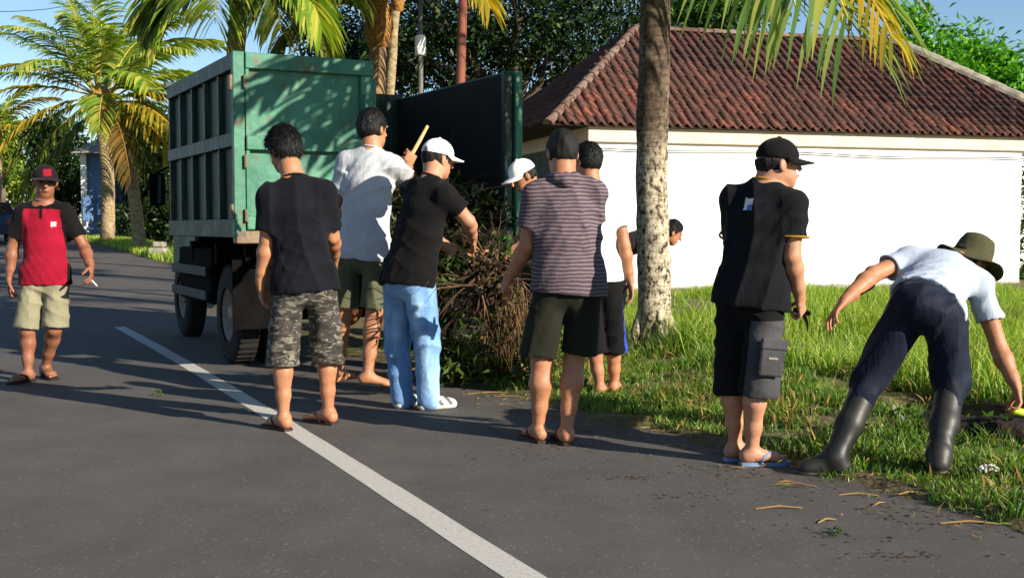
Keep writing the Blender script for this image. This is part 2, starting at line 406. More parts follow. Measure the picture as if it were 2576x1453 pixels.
def side_wall(sx):
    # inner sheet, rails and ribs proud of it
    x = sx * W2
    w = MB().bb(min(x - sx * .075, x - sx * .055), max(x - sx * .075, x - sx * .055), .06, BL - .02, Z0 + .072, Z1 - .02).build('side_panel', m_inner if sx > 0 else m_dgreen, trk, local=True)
    for z0, z1 in ((Z1 - .13, Z1), (1.84, 1.955), (Z0, Z0 + .15)):
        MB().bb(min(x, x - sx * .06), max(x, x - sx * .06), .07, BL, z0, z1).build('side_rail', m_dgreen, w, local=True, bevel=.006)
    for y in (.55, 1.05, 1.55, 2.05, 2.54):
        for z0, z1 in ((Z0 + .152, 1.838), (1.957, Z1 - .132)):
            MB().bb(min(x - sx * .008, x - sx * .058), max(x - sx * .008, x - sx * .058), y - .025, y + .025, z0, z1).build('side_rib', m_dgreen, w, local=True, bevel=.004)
    return w
side_wall(-1); side_wall(1)
MB().bb(-W2 + .08, W2 - .08, BL - .06, BL - .02, Z0 + .08, Z1 + .04).build('bulkhead', m_dgreen, trk, local=True)
MB().bb(-W2 - .02, W2 + .02, BL - .02, BL + .05, Z1 - .02, Z1 + .05).build('bulkhead_rail', m_dgreen, trk, local=True, bevel=.008)
# left corner post + left rear door (closed)
MB().bb(-W2 - .004, -W2 + .09, 0, .064, Z0 - .002, Z1 + .008).build('corner_post', m_green, trk, local=True, bevel=.006)
DR = -.075
door = MB().bb(-W2 + .10, DR - .01, .030, .042, 1.20, Z1 - .02).build('rear_door', m_green, trk, local=True)
for (x0, x1, z0, z1, d) in ((-W2 + .094, DR, Z1 - .125, Z1 + .002, .0), (-W2 + .094, DR - .112, 1.812, 1.925, -.012), (-W2 + .094, DR, 1.175, 1.285, -.004)):
    MB().bb(x0, x1, -.018 + d, .028, z0, z1).build('door_rail', m_green, door, local=True, bevel=.006)
MB().bb(DR - .11, DR, -.015, .027, 1.287, Z1 - .127).build('door_stile', m_green, door, local=True, bevel=.006)
MB().bb(DR - .002, DR + .03, .0, .06, 1.19, Z1 - .14).build('door_edge_bar', m_green, door, local=True, bevel=.005)
MB().bb(-W2 + .094, -W2 + .125, -.008, .029, 1.287, Z1 - .127).build('door_stile', m_green, door, local=True, bevel=.004)
mb = MB()
for z in (1.29, 1.72, 2.35): mb.tube([(-W2 + .085, -.022, z - .05), (-W2 + .085, -.022, z + .05)], .014, 8)
mb.build('hinge', m_brown, door, local=True)
for z in (1.31, 2.33): MB().bb(-W2 - .03, -W2 - .005, .0, .06, z - .05, z + .07).build('latch_plate', m_brown, door, local=True, bevel=.005)
MB().tube([(-.16, -.035, 1.35), (-.16, -.035, 2.3)], .012, 8).build('lock_rod', m_green, door, local=True)
# right corner post and the right door swung right back along the truck's side, seen on its edge
MB().bb(W2 - .085, W2 - .01, -.01, .06, Z0 + .12, Z1 + .008).build('corner_post', m_dgreen, trk, local=True, bevel=.006)
rd = MB().bb(W2 + .035, W2 + .05, .03, 1.17, 1.21, Z1 - .02).build('open_rear_door', m_green, trk, local=True); rd['label'] = 'right rear door folded back along the side'
MB().bb(W2 + .018, W2 + .085, -.03, .045, 1.10, Z1 + .006).build('door_stile', m_green, rd, local=True, bevel=.006)
for z in (Z1 - .10, 1.86, 1.24): MB().bb(W2 + .02, W2 + .075, .05, 1.17, z - .05, z + .05).build('door_rail', m_green, rd, local=True, bevel=.006)
# underside
MB().bb(-W2 + .01, W2 - .01, .0, .11, Z0 - .045, 1.168).build('rear_cross_member', m_brown, trk, local=True, bevel=.006)
for sx in (-1, 1): MB().bb(sx * .42 - .045, sx * .42 + .045, .1, 4.5, .62, .86).build('chassis_rail', m_black, trk, local=True, bevel=.008)
for y in (.3, 1.3, 2.3): MB().bb(-1.1, 1.1, y - .04, y + .04, .87, Z0 - .05).build('bed_bearer', m_black, trk, local=True)
MB().bb(-.5, .5, .12, .2, .50, .62).build('bumper_bar', m_black, trk, local=True)
def wheel(x, y, w=.2, r=.43):
    mb = MB(); A = [[0, 0, 1], [0, 1, 0], [1, 0, 0]]
    mb.lathe([(r * .56, -w / 2), (r * .86, -w / 2), (r * .97, -w / 2 + .02), (r, -w / 2 + .05), (r, w / 2 - .05), (r * .97, w / 2 - .02), (r * .86, w / 2), (r * .56, w / 2), (r * .56, -w / 2)], (x, y, r), A, 36)
    t = mb.build('wheel', m_rubber, trk, smooth=True, local=True)
    mb = MB(); sgn = 1 if x > 0 else -1
    mb.lathe([(r * .555, w / 2 - .02), (r * .5, w / 2 - .03), (r * .42, .0), (r * .2, .02), (r * .18, .07), (.001, .075)], (x, y, r), [[0, 0, 1], [0, 1, 0], [sgn, 0, 0]], 24)
    mb.lathe([(r * .555, -w / 2 + .02), (r * .45, -.02), (.001, -.02)], (x, y, r), [[0, 0, 1], [0, 1, 0], [sgn, 0, 0]], 24)
    mb.build('rim', m_rim, t, smooth=True, local=True)
    mb = MB()
    for k in range(40):
        a = 2 * math.pi * k / 40; c_ = (x, y + math.cos(a) * (r + .002), r + math.sin(a) * (r + .002))
        mb.box(c_, (w * .8, .03, .012), [[1, 0, 0], [0, -math.sin(a), math.cos(a)], [0, math.cos(a), math.sin(a)]])
    mb.build('tread', m_rubber, t, local=True)
for x in (-1.0, -.74, .74, 1.0): wheel(x, .92)
for x in (-.80, .80): wheel(x, 3.75)
MB().tube([(-1, .92, .43), (1, .92, .43)], .07, 10).build('rear_axle', m_black, trk, local=True)
MB().lathe([(.001, -.16), (.12, -.13), (.17, 0), (.12, .13), (.001, .16)], (0, .92, .45), [[1, 0, 0], [0, 0, 1], [0, 1, 0]], 16).build('differential', M('rusty_iron', '5a3522', '7a4c30', scale=6), trk, smooth=True, local=True)
for sx in (-1, 1):
    MB().bb(sx * 1.0 - .2, sx * 1.0 + .2, .30, .315, .35, .95).build('mud_flap', m_black, trk, local=True)
for z in (.52, .74): MB().bb(-1.15, -1.11, 1.5, 3.0, z, z + .09).build('side_guard', M('guard_grey', '1c1d1f', '2a2b2d', scale=5, rough=.6), trk, local=True, bevel=.008)
MB().bb(-1.09, -.5, 1.5, 2.9, .48, 1.0).build('underbed_dark_fill', m_black, trk, local=True, bevel=.02)  # black mass added to darken the shade under the bed
MB().bb(-.95, .95, 2.62, 2.8, .45, 1.9).build('dark_fill_panel', m_black, trk, local=True)  # black panel added to darken the gap behind the bed
MB().tube([(-.72, 1.65, .72), (-.72, 2.5, .72)], .2, 16).build('fuel_tank', m_black, trk, local=True)
# cab
mc = truck_paint('cab_dark_green', '16352e', '1d4038', '2c2a20', .7, .8)
cabpts = [(2.82, .55), (4.30, .55), (4.42, .75), (4.42, 1.35), (4.25, 1.45), (3.95, 2.16), (2.92, 2.2), (2.82, 2.1)]
V = [(sx * (.84 if z < 1.5 else .78), y, z) for sx in (-1, 1) for y, z in cabpts]; n8 = len(cabpts)
cab = mk('cab', V, [tuple(range(n8)), tuple(range(2 * n8 - 1, n8 - 1, -1))] + [(i, n8 + i, n8 + (i + 1) % n8, (i + 1) % n8) for i in range(n8)], mc, trk, local=True)
m_glass = M('dark_glass', '10161a', rough=.08, spec=.6, bump=0)
for sx in (-1, 1):
    mk('side_window', [(sx * .846 - sx * .03, 3.1, 1.45), (sx * .846 - sx * .03, 4.02, 1.45), (sx * .80, 3.86, 2.02), (sx * .80, 3.1, 2.05)], [(0, 1, 2, 3)], m_glass, cab, local=True)
    MB().bb(sx * 1.05 - .085, sx * 1.05 + .085, 4.18, 4.24, 1.44, 1.80).build('wing_mirror', m_black, cab, local=True, bevel=.02)
    MB().bb(sx * 1.05 - .07, sx * 1.05 + .07, 4.172, 4.178, 1.46, 1.78).build('mirror_glass', M('mirror_silver', 'd8e2ea', rough=.04, metal=1, bump=0), cab, local=True)
    MB().tube([(sx * .80, 4.25, 1.9), (sx * .95, 4.25, 1.86), (sx * 1.05, 4.22, 1.8)], .013, 6).build('mirror_arm', m_black, cab, local=True)
    MB().tube([(sx * .84, 4.3, 1.2), (sx * .98, 4.26, 1.3), (sx * 1.05, 4.22, 1.44)], .013, 6).build('mirror_arm', m_black, cab, local=True)
mk('windscreen', [(-.76, 4.262, 1.47), (.76, 4.262, 1.47), (.72, 3.985, 2.1), (-.72, 3.985, 2.1)], [(0, 1, 2, 3)], m_glass, cab, local=True)
def tp(x, y, z):
    a = R(27.8); return np.array([TRK[0] + x * math.cos(a) - y * math.sin(a), TRK[1] + x * math.sin(a) + y * math.cos(a), z])

# ================================================================== VEGETATION
RS = np.random.RandomState(11)
def leaf_cloud(cent, size, spread_dir=None, up=.35, aspect=.45, droop=0.):
    """diamond leaves, one folded quad each: arrays in, (V, F) out"""
    N = len(cent); d = RS.normal(size=(N, 3)); d[:, 2] -= droop
    if spread_dir is not None: d = d * .8 + spread_dir
    d /= np.linalg.norm(d, axis=1)[:, None]
    n = RS.normal(size=(N, 3)) * .7; n[:, 2] += up * 3
    s = np.cross(d, n); s /= np.linalg.norm(s, axis=1)[:, None] + 1e-9; n = np.cross(s, d)
    sz = (np.asarray(size) * (.6 + .8 * RS.rand(N)))[:, None]
    V = np.stack([cent, cent + d * sz * .5 + s * sz * aspect * .5 + n * sz * .08, cent + d * sz - n * sz * .10, cent + d * sz * .5 - s * sz * aspect * .5 + n * sz * .08], 1)
    return V.reshape(-1, 3), np.arange(4 * N).reshape(-1, 4)

m_bark = M('tree_bark', '3d3128', '6a5c4c', scale=4, rough=.9, bump=.7, bscale=25, bdist=.02, stretch=(1, 1, .3))
L_DARK = leaf_mat('leaf_dark', ['0f1c0b', '1a2d10', '243a14', '35501c'], trans=.22)
L_MID = leaf_mat('leaf_mid', ['1d3510', '2c4c16', '3f661e', '5a8028'], trans=.3)
L_BRIGHT = leaf_mat('leaf_bright', ['2f6014', '44801c', '5c9a22', '78b02e'], trans=.38)
L_YEL = leaf_mat('leaf_yellow_green', ['3b5a17', '5a7a20', '7f9530', 'a3a63c'], trans=.35)

def tree(name, label, base, blobs, nclump, per, lsize, mat, group=None, clump_r=.35, trunk_r=.16, droop=.2, limbs=9, seed=0):
    global RS
    RS = np.random.RandomState(100 + seed)
    root = empty(name, base); tag(root, label, 'tree', group)
    base = np.array(base, float); cs = []
    vol = np.array([b[1][0] * b[1][1] * b[1][2] for b in blobs]); pr = vol / vol.sum()
    for _ in range(nclump):
        c, r = blobs[RS.choice(len(blobs), p=pr)]
        q = RS.normal(size=3); q /= np.linalg.norm(q); q *= (.45 + .62 * RS.rand() ** .6)
        cs.append(np.array(c) + q * np.array(r))
    cs = np.array(cs)
    cr = clump_r * (.6 + .8 * RS.rand(nclump))
    P = cs[:, None, :] + RS.normal(size=(nclump, per, 3)) * cr[:, None, None] * np.array([.55, .55, .38])
    outd = np.repeat(P - cs[:, None, :], 1, axis=1).reshape(-1, 3); outd /= np.linalg.norm(outd, axis=1)[:, None] + 1e-6
    V, Fc = leaf_cloud(P.reshape(-1, 3), np.full(nclump * per, lsize), outd * 1.2, droop=droop)
    mk('crown', V, Fc, mat, root)
    mb = MB(); ctr = np.mean([b[0] for b in blobs], axis=0); zlow = min(b[0][2] - b[1][2] for b in blobs)
    fork = np.array([base[0] * .6 + ctr[0] * .4, base[1] * .6 + ctr[1] * .4, max(base[2] + .8, zlow - .2)])
    mb.tube([base - [0, 0, .2], base * .5 + fork * .5 + [.06, 0, 0], fork], [trunk_r * 1.25, trunk_r, trunk_r * .85], 10)
    for k in range(limbs):
        e = cs[RS.randint(nclump)]; m_ = fork * .5 + e * .5 + RS.normal(size=3) * .2; m_[2] += .15
        mb.tube([fork, fork * .7 + m_ * .3 + [0, 0, .1], m_, e], [trunk_r * .6, trunk_r * .42, trunk_r * .28, .015], 6)
    mb.build('trunk', m_bark, root, smooth=True); return root

GT = 'trees behind the house'
def B(px, py, Y, rx, rz, ry=None):
    s = Y / FPX; return (at(px, py, Y), (rx * s, (ry or rx) * s * .8, rz * s))
def bpx(px, Y): p = at(px, 600, Y); return (p[0], Y, float(ground_z(np.array(p[0]), np.array(Y))))
tree('broad_tree', 'large dark leafed tree left of the red roof behind the truck', bpx(1300, 28), [B(1290, -10, 28, 300, 170), B(1120, 120, 28, 190, 120), B(1450, 90, 29, 190, 130), B(1390, 220, 29, 110, 80), B(1060, 190, 29, 120, 70)], 620, 42, .15, L_DARK, GT, .48, .3, seed=1, limbs=16)
tree('broad_tree', 'dark tree glimpsed between the coconut trunk and the truck top', bpx(860, 30), [B(850, 110, 30, 100, 80), B(960, 170, 31, 110, 80), B(800, 190, 31, 60, 70)], 160, 40, .16, L_DARK, GT, .42, .18, seed=2)
tree('broad_tree', 'mid green tree showing just above the tiled ridge', bpx(1790, 33), [B(1790, 10, 33, 130, 60), B(1710, 20, 33, 90, 70), B(1880, 40, 33, 90, 40)], 170, 40, .16, L_MID, GT, .42, .2, seed=3)
tree('almond_tree', 'bright green tree right of the tiled roof under blue sky', bpx(2420, 28), [B(2300, 70, 27, 38, 60), B(2330, 150, 27, 70, 70), B(2420, 110, 28, 30, 70), B(2440, 190, 27, 110, 60), B(2520, 150, 28, 40, 50), B(2520, 240, 27, 120, 70), B(2400, 230, 27, 100, 50), B(2600, 200, 28, 60, 80)], 250, 46, .19, L_BRIGHT, GT, .33, .2, seed=4, limbs=14)
GL = 'greenery far down the road'
tree('leafy_tree', 'dark shrubby tree behind the leaning twin coconut palms', bpx(400, 46), [B(380, 400, 46, 70, 120), B(410, 480, 46, 60, 110), B(350, 330, 46, 60, 60)], 260, 40, .22, L_DARK, GL, .5, .2, seed=5)
tree('leafy_tree', 'dark tree left of the twin palms behind the man in red', bpx(150, 54), [B(150, 400, 54, 70, 90), B(110, 330, 54, 40, 50), B(190, 470, 54, 60, 70)], 200, 40, .24, L_DARK, GL, .5, .18, seed=6)
tree('leafy_tree', 'yellow green hedge tree at left edge beyond the red shirted man', bpx(60, 74), [B(20, 490, 74, 90, 70), B(60, 440, 74, 80, 50), B(130, 500, 72, 50, 70)], 200, 40, .26, L_YEL, GL, .55, .15, seed=7)
tree('leafy_tree', 'pale green distant tree at the far left edge', bpx(5, 62), [B(0, 360, 62, 45, 70), B(20, 320, 62, 30, 40)], 110, 40, .26, L_YEL, GL, .5, .16, seed=8)
tree('leafy_tree', 'small dark bush between the twin palm trunks and the truck', bpx(340, 45), [B(330, 560, 45, 60, 40), B(410, 560, 45, 50, 60)], 110, 34, .18, L_DARK, GL, .4, .08, seed=9, limbs=4)
tree('leafy_tree', 'green bushes at right end of the white wall', bpx(2640, 24), [B(2640, 560, 24, 62, 170), B(2620, 690, 24, 50, 50)], 90, 36, .15, L_MID, GT, .35, .08, seed=10, limbs=4)

# ---------------------------------------------------------------- palms
def frond_geom(L, elev, droop, hang=.5, nl=46, ll=.62, seed=0, w=.036, twist=0., fold=.35):
    rs = random.Random(seed); mb = MB(); pts = []; x = z = 0; n = 20
    tang = []
    for i in range(n + 1):
        s = i / n; th = elev - droop * s ** 1.35
        pts.append(np.array([x, 0, z])); tang.append(np.array([math.cos(th), 0, math.sin(th)]))
        x += math.cos(th) * L / n; z += math.sin(th) * L / n
    mb.tube(pts, [.035 * (1 - .9 * i / n) + .003 for i in range(n + 1)], 5)
    nr = len(mb.f)
    def P(s): f = s * n; i = min(int(f), n - 1); return pts[i] + (pts[i + 1] - pts[i]) * (f - i), nrm(tang[i] + (tang[i + 1] - tang[i]) * (f - i))
    for k in range(nl):
        s = .16 + .84 * (k + rs.random() * .5) / nl
        p, t = P(min(s, .995)); ln = ll * (.45 + .75 * math.sin(math.pi * min(1, (s * .82 + .16)))) * rs.uniform(.8, 1.12)
        for sg in (1, -1):
            if rs.random() < .05: continue
            side = np.array([0, sg, 0]); upv = np.cross(t, side) * sg; 
            d = nrm(t * (.45 + .5 * s) + side * (.85 - .25 * s) + upv * (-fold * .0) + np.array([0, 0, fold * .5]) + np.array([rs.uniform(-.1, .1), rs.uniform(-.1, .1), rs.uniform(-.12, .12)]))
            q = p.copy(); V = []; Fc = []; nseg = 4
            for j in range(nseg + 1):
                u = j / nseg; wd = w * (math.sin(math.pi * (u * .8 + .14)) if u < 1 else .05) * .5
                wv = nrm(np.cross(d, (0, 0, 1)) + t * .2) * wd + np.array([0, 0, wd * .6])
                V.append(q - wv); V.append(q + wv)
                d = nrm(d + np.array([0, 0, -hang * .55 * (.5 + u)])); q = q + d * ln / nseg
            for j in range(nseg): Fc.append((2 * j, 2 * j + 1, 2 * j + 3, 2 * j + 2))
            mb.add(V, Fc)
    return mb, nr
def frond_mats(name, cols, rach, trans=.35): return [leaf_mat(name, cols, trans=trans, rough=.4), M(name + '_rachis', rach[0], rach[1], scale=3, rough=.5)]
FM_LIT = frond_mats('frond_lit', ['557520', '78942c', '9ca83e', 'beb450'], ('8f8a35', 'b59a3c'), .45)  # lit copy of the frond greens, sunlight put into the colour
FM_YEL = frond_mats('frond_yellow', ['6a6a1c', '8a7c20', 'a98e28', 'c2a038'], ('b08a2c', 'd0a840'), .45)
FM_OPEN = frond_mats('frond_grey_green', ['3f5a26', '5c7a3c', '7f9450', '9a9a4a'], ('a8963a', 'c4aa44'), .4)
FM_DRY = frond_mats('frond_dry', ['4a3a1e', '6a5228', '7f6530', '3a3a1a'], ('6a4c26', '8a6434'), .2)
FM_SHADE = frond_mats('frond_shaded', ['2c4015', '45581d', '636c29', '868237'], ('6a6a2e', '8a8038'), .45)  # darker copy for fronds in shade, the shade is in the colour
_fc = {}
def frond(root, pos, az, L, elev, droop, mats, var=0, hang=.5, ll=.62, roll=0, nl=46, w=.036):
    key = (round(L, 2), elev, droop, var, hang, ll, mats[0].name, nl, w)
    loc = np.array(pos) - np.array(root.location)
    if key not in _fc:
        mb, nr = frond_geom(L, R(elev), R(droop), hang, nl, ll, var + int(L * 10), w)
        idx = [1] * nr + [0] * (len(mb.f) - nr)
        o = mk('frond', mb.v, mb.f, mats, root, local=True, matidx=idx); _fc[key] = o
    else: o = share(_fc[key], 'frond', root)
    o.location = [float(v) for v in loc]; o.rotation_euler = (R(roll), 0, R(az)); return o
m_ptrunk, nt, b = new_mat('palm_bark')
v = worldpos(nt)
ring = noise(nt, worldpos(nt, (1.5, 1.5, 14)), 2.4, 4, .6); spot = noise(nt, worldpos(nt, (1, 1, .7)), 26, 5, .65); big = noise(nt, v, 3.2, 4, .6)
lich = ramp(nt, spot, [(.40, '2e261d'), (.455, '867b65'), (.6, 'bdb29d')])
brown = ramp(nt, spot, [(.35, '2a2017'), (.6, '5c4b39')])
sep = nt.nodes.new('ShaderNodeSeparateXYZ'); nt.links.new(v, sep.inputs[0])
hz = nd(nt, 'MapRange', **{'From Min': 2.15, 'From Max': 1.65}); nt.links.new(sep.outputs[2], hz.inputs[0])
bigm = nd(nt, 'Math', operation='MULTIPLY_ADD'); nt.links.new(big, bigm.inputs[0]); bigm.inputs[1].default_value = 1.6; bigm.inputs[2].default_value = -.75
hm = nd(nt, 'Math', operation='ADD', use_clamp=True); nt.links.new(hz.outputs[0], hm.inputs[0]); nt.links.new(bigm.outputs[0], hm.inputs[1])
c = mixc(nt, hm.outputs[0], brown.outputs[0], lich.outputs[0])
rg = ramp(nt, ring, [(.42, (.45, .42, .38, 1)), (.52, (1, 1, 1, 1))]); c = mixc(nt, .7, c, rg.outputs[0], 'MULTIPLY')
nt.links.new(c, b.inputs['Base Color']); b.inputs['Roughness'].default_value = .92
add_bump(nt, b, spot, .6, .012)
m_ptrunk2 = M('palm_bark_far', '6f6046', 'a3906c', scale=9, rough=.92, bump=.6, bscale=20, bdist=.02, wpos=True, stretch=(1, 1, 2))
m_ptrunk3 = M('palm_bark_warm', '6a543c', '8a7050', scale=6, rough=.92, bump=.6, bscale=20, bdist=.02, wpos=True)
def palm_trunk(root, pts, r0, r1, mat, step=.085, flare=.5, ringd=.05):
    pts = [np.array(p, float) for p in pts]; L = sum(np.linalg.norm(pts[i + 1] - pts[i]) for i in range(len(pts) - 1)); n = max(10, int(L / step))
    ts = np.linspace(0, len(pts) - 1, n); P = []; rad = []
    for k, t in enumerate(ts):
        i = min(int(t), len(pts) - 2); f = t - i; f2 = f
        p0 = pts[max(i - 1, 0)]; p1 = pts[i]; p2 = pts[i + 1]; p3 = pts[min(i + 2, len(pts) - 1)]
        P.append(.5 * ((2 * p1) + (p2 - p0) * f2 + (2 * p0 - 5 * p1 + 4 * p2 - p3) * f2 ** 2 + (3 * p1 - p0 - 3 * p2 + p3) * f2 ** 3))
        h = t / (len(pts) - 1) * L
        rad.append((r0 + (r1 - r0) * t / (len(pts) - 1)) * (1 + flare * math.exp(-h / .16)) * (1 + (ringd if k % 2 else 0) + random.uniform(-.012, .012)))
    mb = MB(); mb.tube(P, rad, 20); V = np.array(mb.v)
    V[:, :2] += ((fbm(V[:, 2] * 4 + V[:, 0] * 6, V[:, 1] * 6 + V[:, 2] * 2, 3) - .45) * .03)[:, None]
    return mk('trunk', V, mb.f, mat, root, smooth=True)
m_coco = M('coconut_husk', 'a3762c', 'c79a3a', scale=6, rough=.6)
m_fibre = M('palm_fibre', '6a4a2a', 'a87a3e', scale=20, rough=.95, bump=.8, bscale=50)
def palm_heart(root, top, r=.2, coco=0, seed=0):
    rs = random.Random(seed); top = np.array(top)
    mb = MB(); mb.lathe([(.001, -.55), (r * .9, -.5), (r * 1.25, -.2), (r * 1.1, .1), (r * .6, .4), (.001, .7)], top, None, 12); mb.build('crown_shaft', m_fibre, root, smooth=True)
    for k in range(coco):
        a = rs.uniform(0, 6.28); q = top + [math.cos(a) * r * 1.9, math.sin(a) * r * 1.9, -.25 - rs.random() * .35]
        MB().lathe([(.001, -.15), (.08, -.12), (.115, -.03), (.105, .06), (.05, .13), (.001, .15)], q, None, 10).build('coconut', m_coco, root, smooth=True)
# near palm on the verge
PB = gnd(1645, 905); PB = np.array([PB[0], PB[1], .06])
palm = empty('coconut_palm', PB); tag(palm, 'coconut palm with pale mottled trunk standing on the verge beside the men', 'palm tree')
def vx(px, z): d = PB[1]; return np.array([(px - 1288) / FPX * d, d, z])
PT = vx(1662, 4.6)
palm_trunk(palm, [PB - [0, 0, .15], vx(1646, .7), vx(1638, 1.7), vx(1643, 2.7), vx(1650, 3.7), PT], .152, .128, m_ptrunk, flare=.12, ringd=.03)
mb = MB(); 
for a, l in ((-30, .30), (40, .26), (200, .25), (-80, .28), (150, .22)):
    dx_, dy_ = math.cos(R(a)), math.sin(R(a)); mb.tube([PB + [dx_ * .13, dy_ * .13, .42], PB + [dx_ * .19, dy_ * .19, .18], PB + [dx_ * l, dy_ * l, -.05]], [.02, .04, .035], 8)
mb.build('root_flare', m_ptrunk, palm, smooth=True)
palm_heart(palm, PT, .2, 6, 3)
for i, (az, el, dr) in enumerate([(95, 65, 70), (150, 60, 80), (200, 55, 90), (30, 60, 80), (-10, 50, 90), (60, 35, 95), (120, 35, 100), (175, 30, 95), (-140, 45, 95), (-165, 20, 90), (20, 20, 100), (-90, 70, 80)]):
    frond(palm, PT + [0, 0, .2], az, 3.6, el, dr, FM_LIT, i % 3, ll=.8)
# the frond hanging into view on the right, and the ones whose shadow falls on the truck
frond(palm, PT + [0, 0, .1], -61, 3.5, -26, 34, FM_YEL, 22, hang=.9, ll=.8, nl=54, w=.032)
frond(palm, PT + [0, 0, .1], -67, 3.3, -25, 36, FM_OPEN, 21, hang=.5, ll=1.4, nl=44, w=.038)
frond(palm, PT + [0, 0, .1], -74, 3.1, -26, 36, FM_OPEN, 24, hang=.5, ll=1.35, nl=40, w=.038)
for az, el, dr, L_ in ((-84, -13, 26, 3.4), (-93, -15, 24, 3.3), (-101, -13, 24, 3.3), (-88, -9, 24, 3.6), (-108, -12, 24, 3.2), (-97, -6, 22, 3.7)):
    frond(palm, PT + [0, 0, .1], az, L_, el, dr, FM_LIT, 23, hang=.2, ll=.55, nl=40, w=.045)
# twin palms far left
GP = 'coconut palms along the road'
def gz(x, y): return float(ground_z(np.array(float(x)), np.array(float(y))))
def far_palm(label, bpxl, tpx, tpy, Y, r0, r1, mid, fr, mat=m_ptrunk2, coco=0, seed=0, L=3.6, group=GP, name='coconut_palm'):
    p = at(bpxl, 600, Y); b0 = np.array([p[0], Y, gz(p[0], Y)]); top = at(tpx, tpy, Y)
    root = empty(name, b0); tag(root, label, 'palm tree', group)
    m1 = b0 * .5 + top * .5; m1[0] = at(mid, 0, Y)[0]
    palm_trunk(root, [b0 - [0, 0, .2], m1, top], r0, r1, mat, step=.16)
    palm_heart(root, top, r1 * 1.5, coco, seed)
    rs = random.Random(seed)
    for (az, el, dr, l_, ms) in fr: frond(root, top + [0, 0, .15], az + rs.uniform(-6, 6), L * l_, el, dr, ms, rs.randint(0, 2), hang=.55, ll=.85, w=.065)
    return root
A_ = FM_LIT; Y_ = FM_YEL; D_ = FM_DRY; K_ = FM_SHADE
far_palm('upright coconut palm of the twin pair on the far verge', 270, 247, 255, 40, .24, .19, 262, [(100, 80, 30, 1, A_), (20, 60, 50, 1, A_), (160, 62, 55, 1, A_), (175, 35, 60, 1, Y_), (190, 15, 60, 1, Y_), (0, 45, 60, 1, A_), (-20, 20, 70, .95, Y_), (-90, 60, 70, .9, A_), (-60, 50, 60, .9, A_), (-120, 50, 60, .9, A_), (60, 70, 50, 1, A_), (130, 70, 45, 1, A_), (-45, -30, 50, .8, D_), (200, -20, 60, .9, K_), (230, -35, 40, .9, K_), (-150, -10, 65, .9, Y_), (110, 65, 55, 1, A_), (50, 55, 60, 1, A_), (-100, 35, 75, .9, A_), (-80, 75, 45, 1, A_), (170, 50, 55, 1.05, A_), (5, 62, 55, 1.05, A_), (-10, 30, 65, 1, A_), (185, 28, 60, 1, A_), (150, 78, 40, 1.05, A_), (30, 76, 42, 1.05, A_)], coco=9, seed=4, L=4.9)
far_palm('leaning coconut palm with curved trunk of the twin pair', 352, 268, 270, 35, .20, .15, 322, [(10, 35, 75, 1, A_), (-15, 15, 75, 1, Y_), (-35, 0, 70, .95, Y_), (30, 55, 60, 1, A_), (-5, -10, 60, .9, A_), (-60, -25, 50, .85, D_), (80, 60, 60, 1, A_), (-30, 45, 70, 1, A_), (190, -40, 30, .85, K_), (-20, -45, 30, .85, K_), (0, 20, 70, 1, A_), (-50, 30, 75, .95, A_), (-25, -15, 60, .95, Y_), (15, 5, 70, 1, A_), (-70, 10, 75, .9, A_)], coco=7, seed=5, L=4.3)
far_palm('coconut palm drooping fronds over the truck top', 560, 606, -60, 16.5, .14, .12, 575, [(180, 0, 70, .78, A_), (192, -12, 62, .75, K_), (205, -22, 55, .8, A_), (-95, -10, 75, .8, A_), (-60, -10, 75, .85, K_), (-30, -5, 75, .9, A_), (-10, -20, 60, .85, K_), (5, 15, 75, .9, K_), (150, 35, 75, .8, A_), (90, 50, 60, 1, A_), (40, 50, 60, 1, A_), (20, -15, 65, .85, K_)], seed=6, L=2.15)
far_palm('coconut palm with sunlit orange trunk behind the truck door', 938, 952, 40, 19, .15, .13, 944, [(190, 30, 80, .8, K_), (215, 5, 80, .75, K_), (-15, 45, 95, 1, A_), (-35, 30, 95, .95, Y_), (-55, 50, 100, .9, A_), (80, 70, 40, 1, A_), (140, 55, 60, 1, A_), (30, 60, 60, 1, A_), (170, 50, 80, .9, K_), (240, 20, 85, .7, K_)], mat=m_ptrunk3, seed=7, L=2.9)
far_palm('slim pale palm trunk beside the orange trunk', 985, 1000, -40, 22, .10, .08, 975, [(90, 60, 60, 1, K_), (0, 40, 70, 1, K_), (200, 40, 70, 1, K_), (-60, 50, 70, 1, K_)], seed=8, L=2.2)
far_palm('small pale green palm at the far left edge of the road', -20, -10, 330, 58, .2, .16, -15, [(0, 50, 60, 1, Y_), (20, 20, 70, 1, A_), (-30, 10, 70, 1, Y_), (180, 40, 60, 1, A_), (60, 65, 50, 1, A_), (-70, 40, 60, 1, A_)], seed=9, L=3.6)

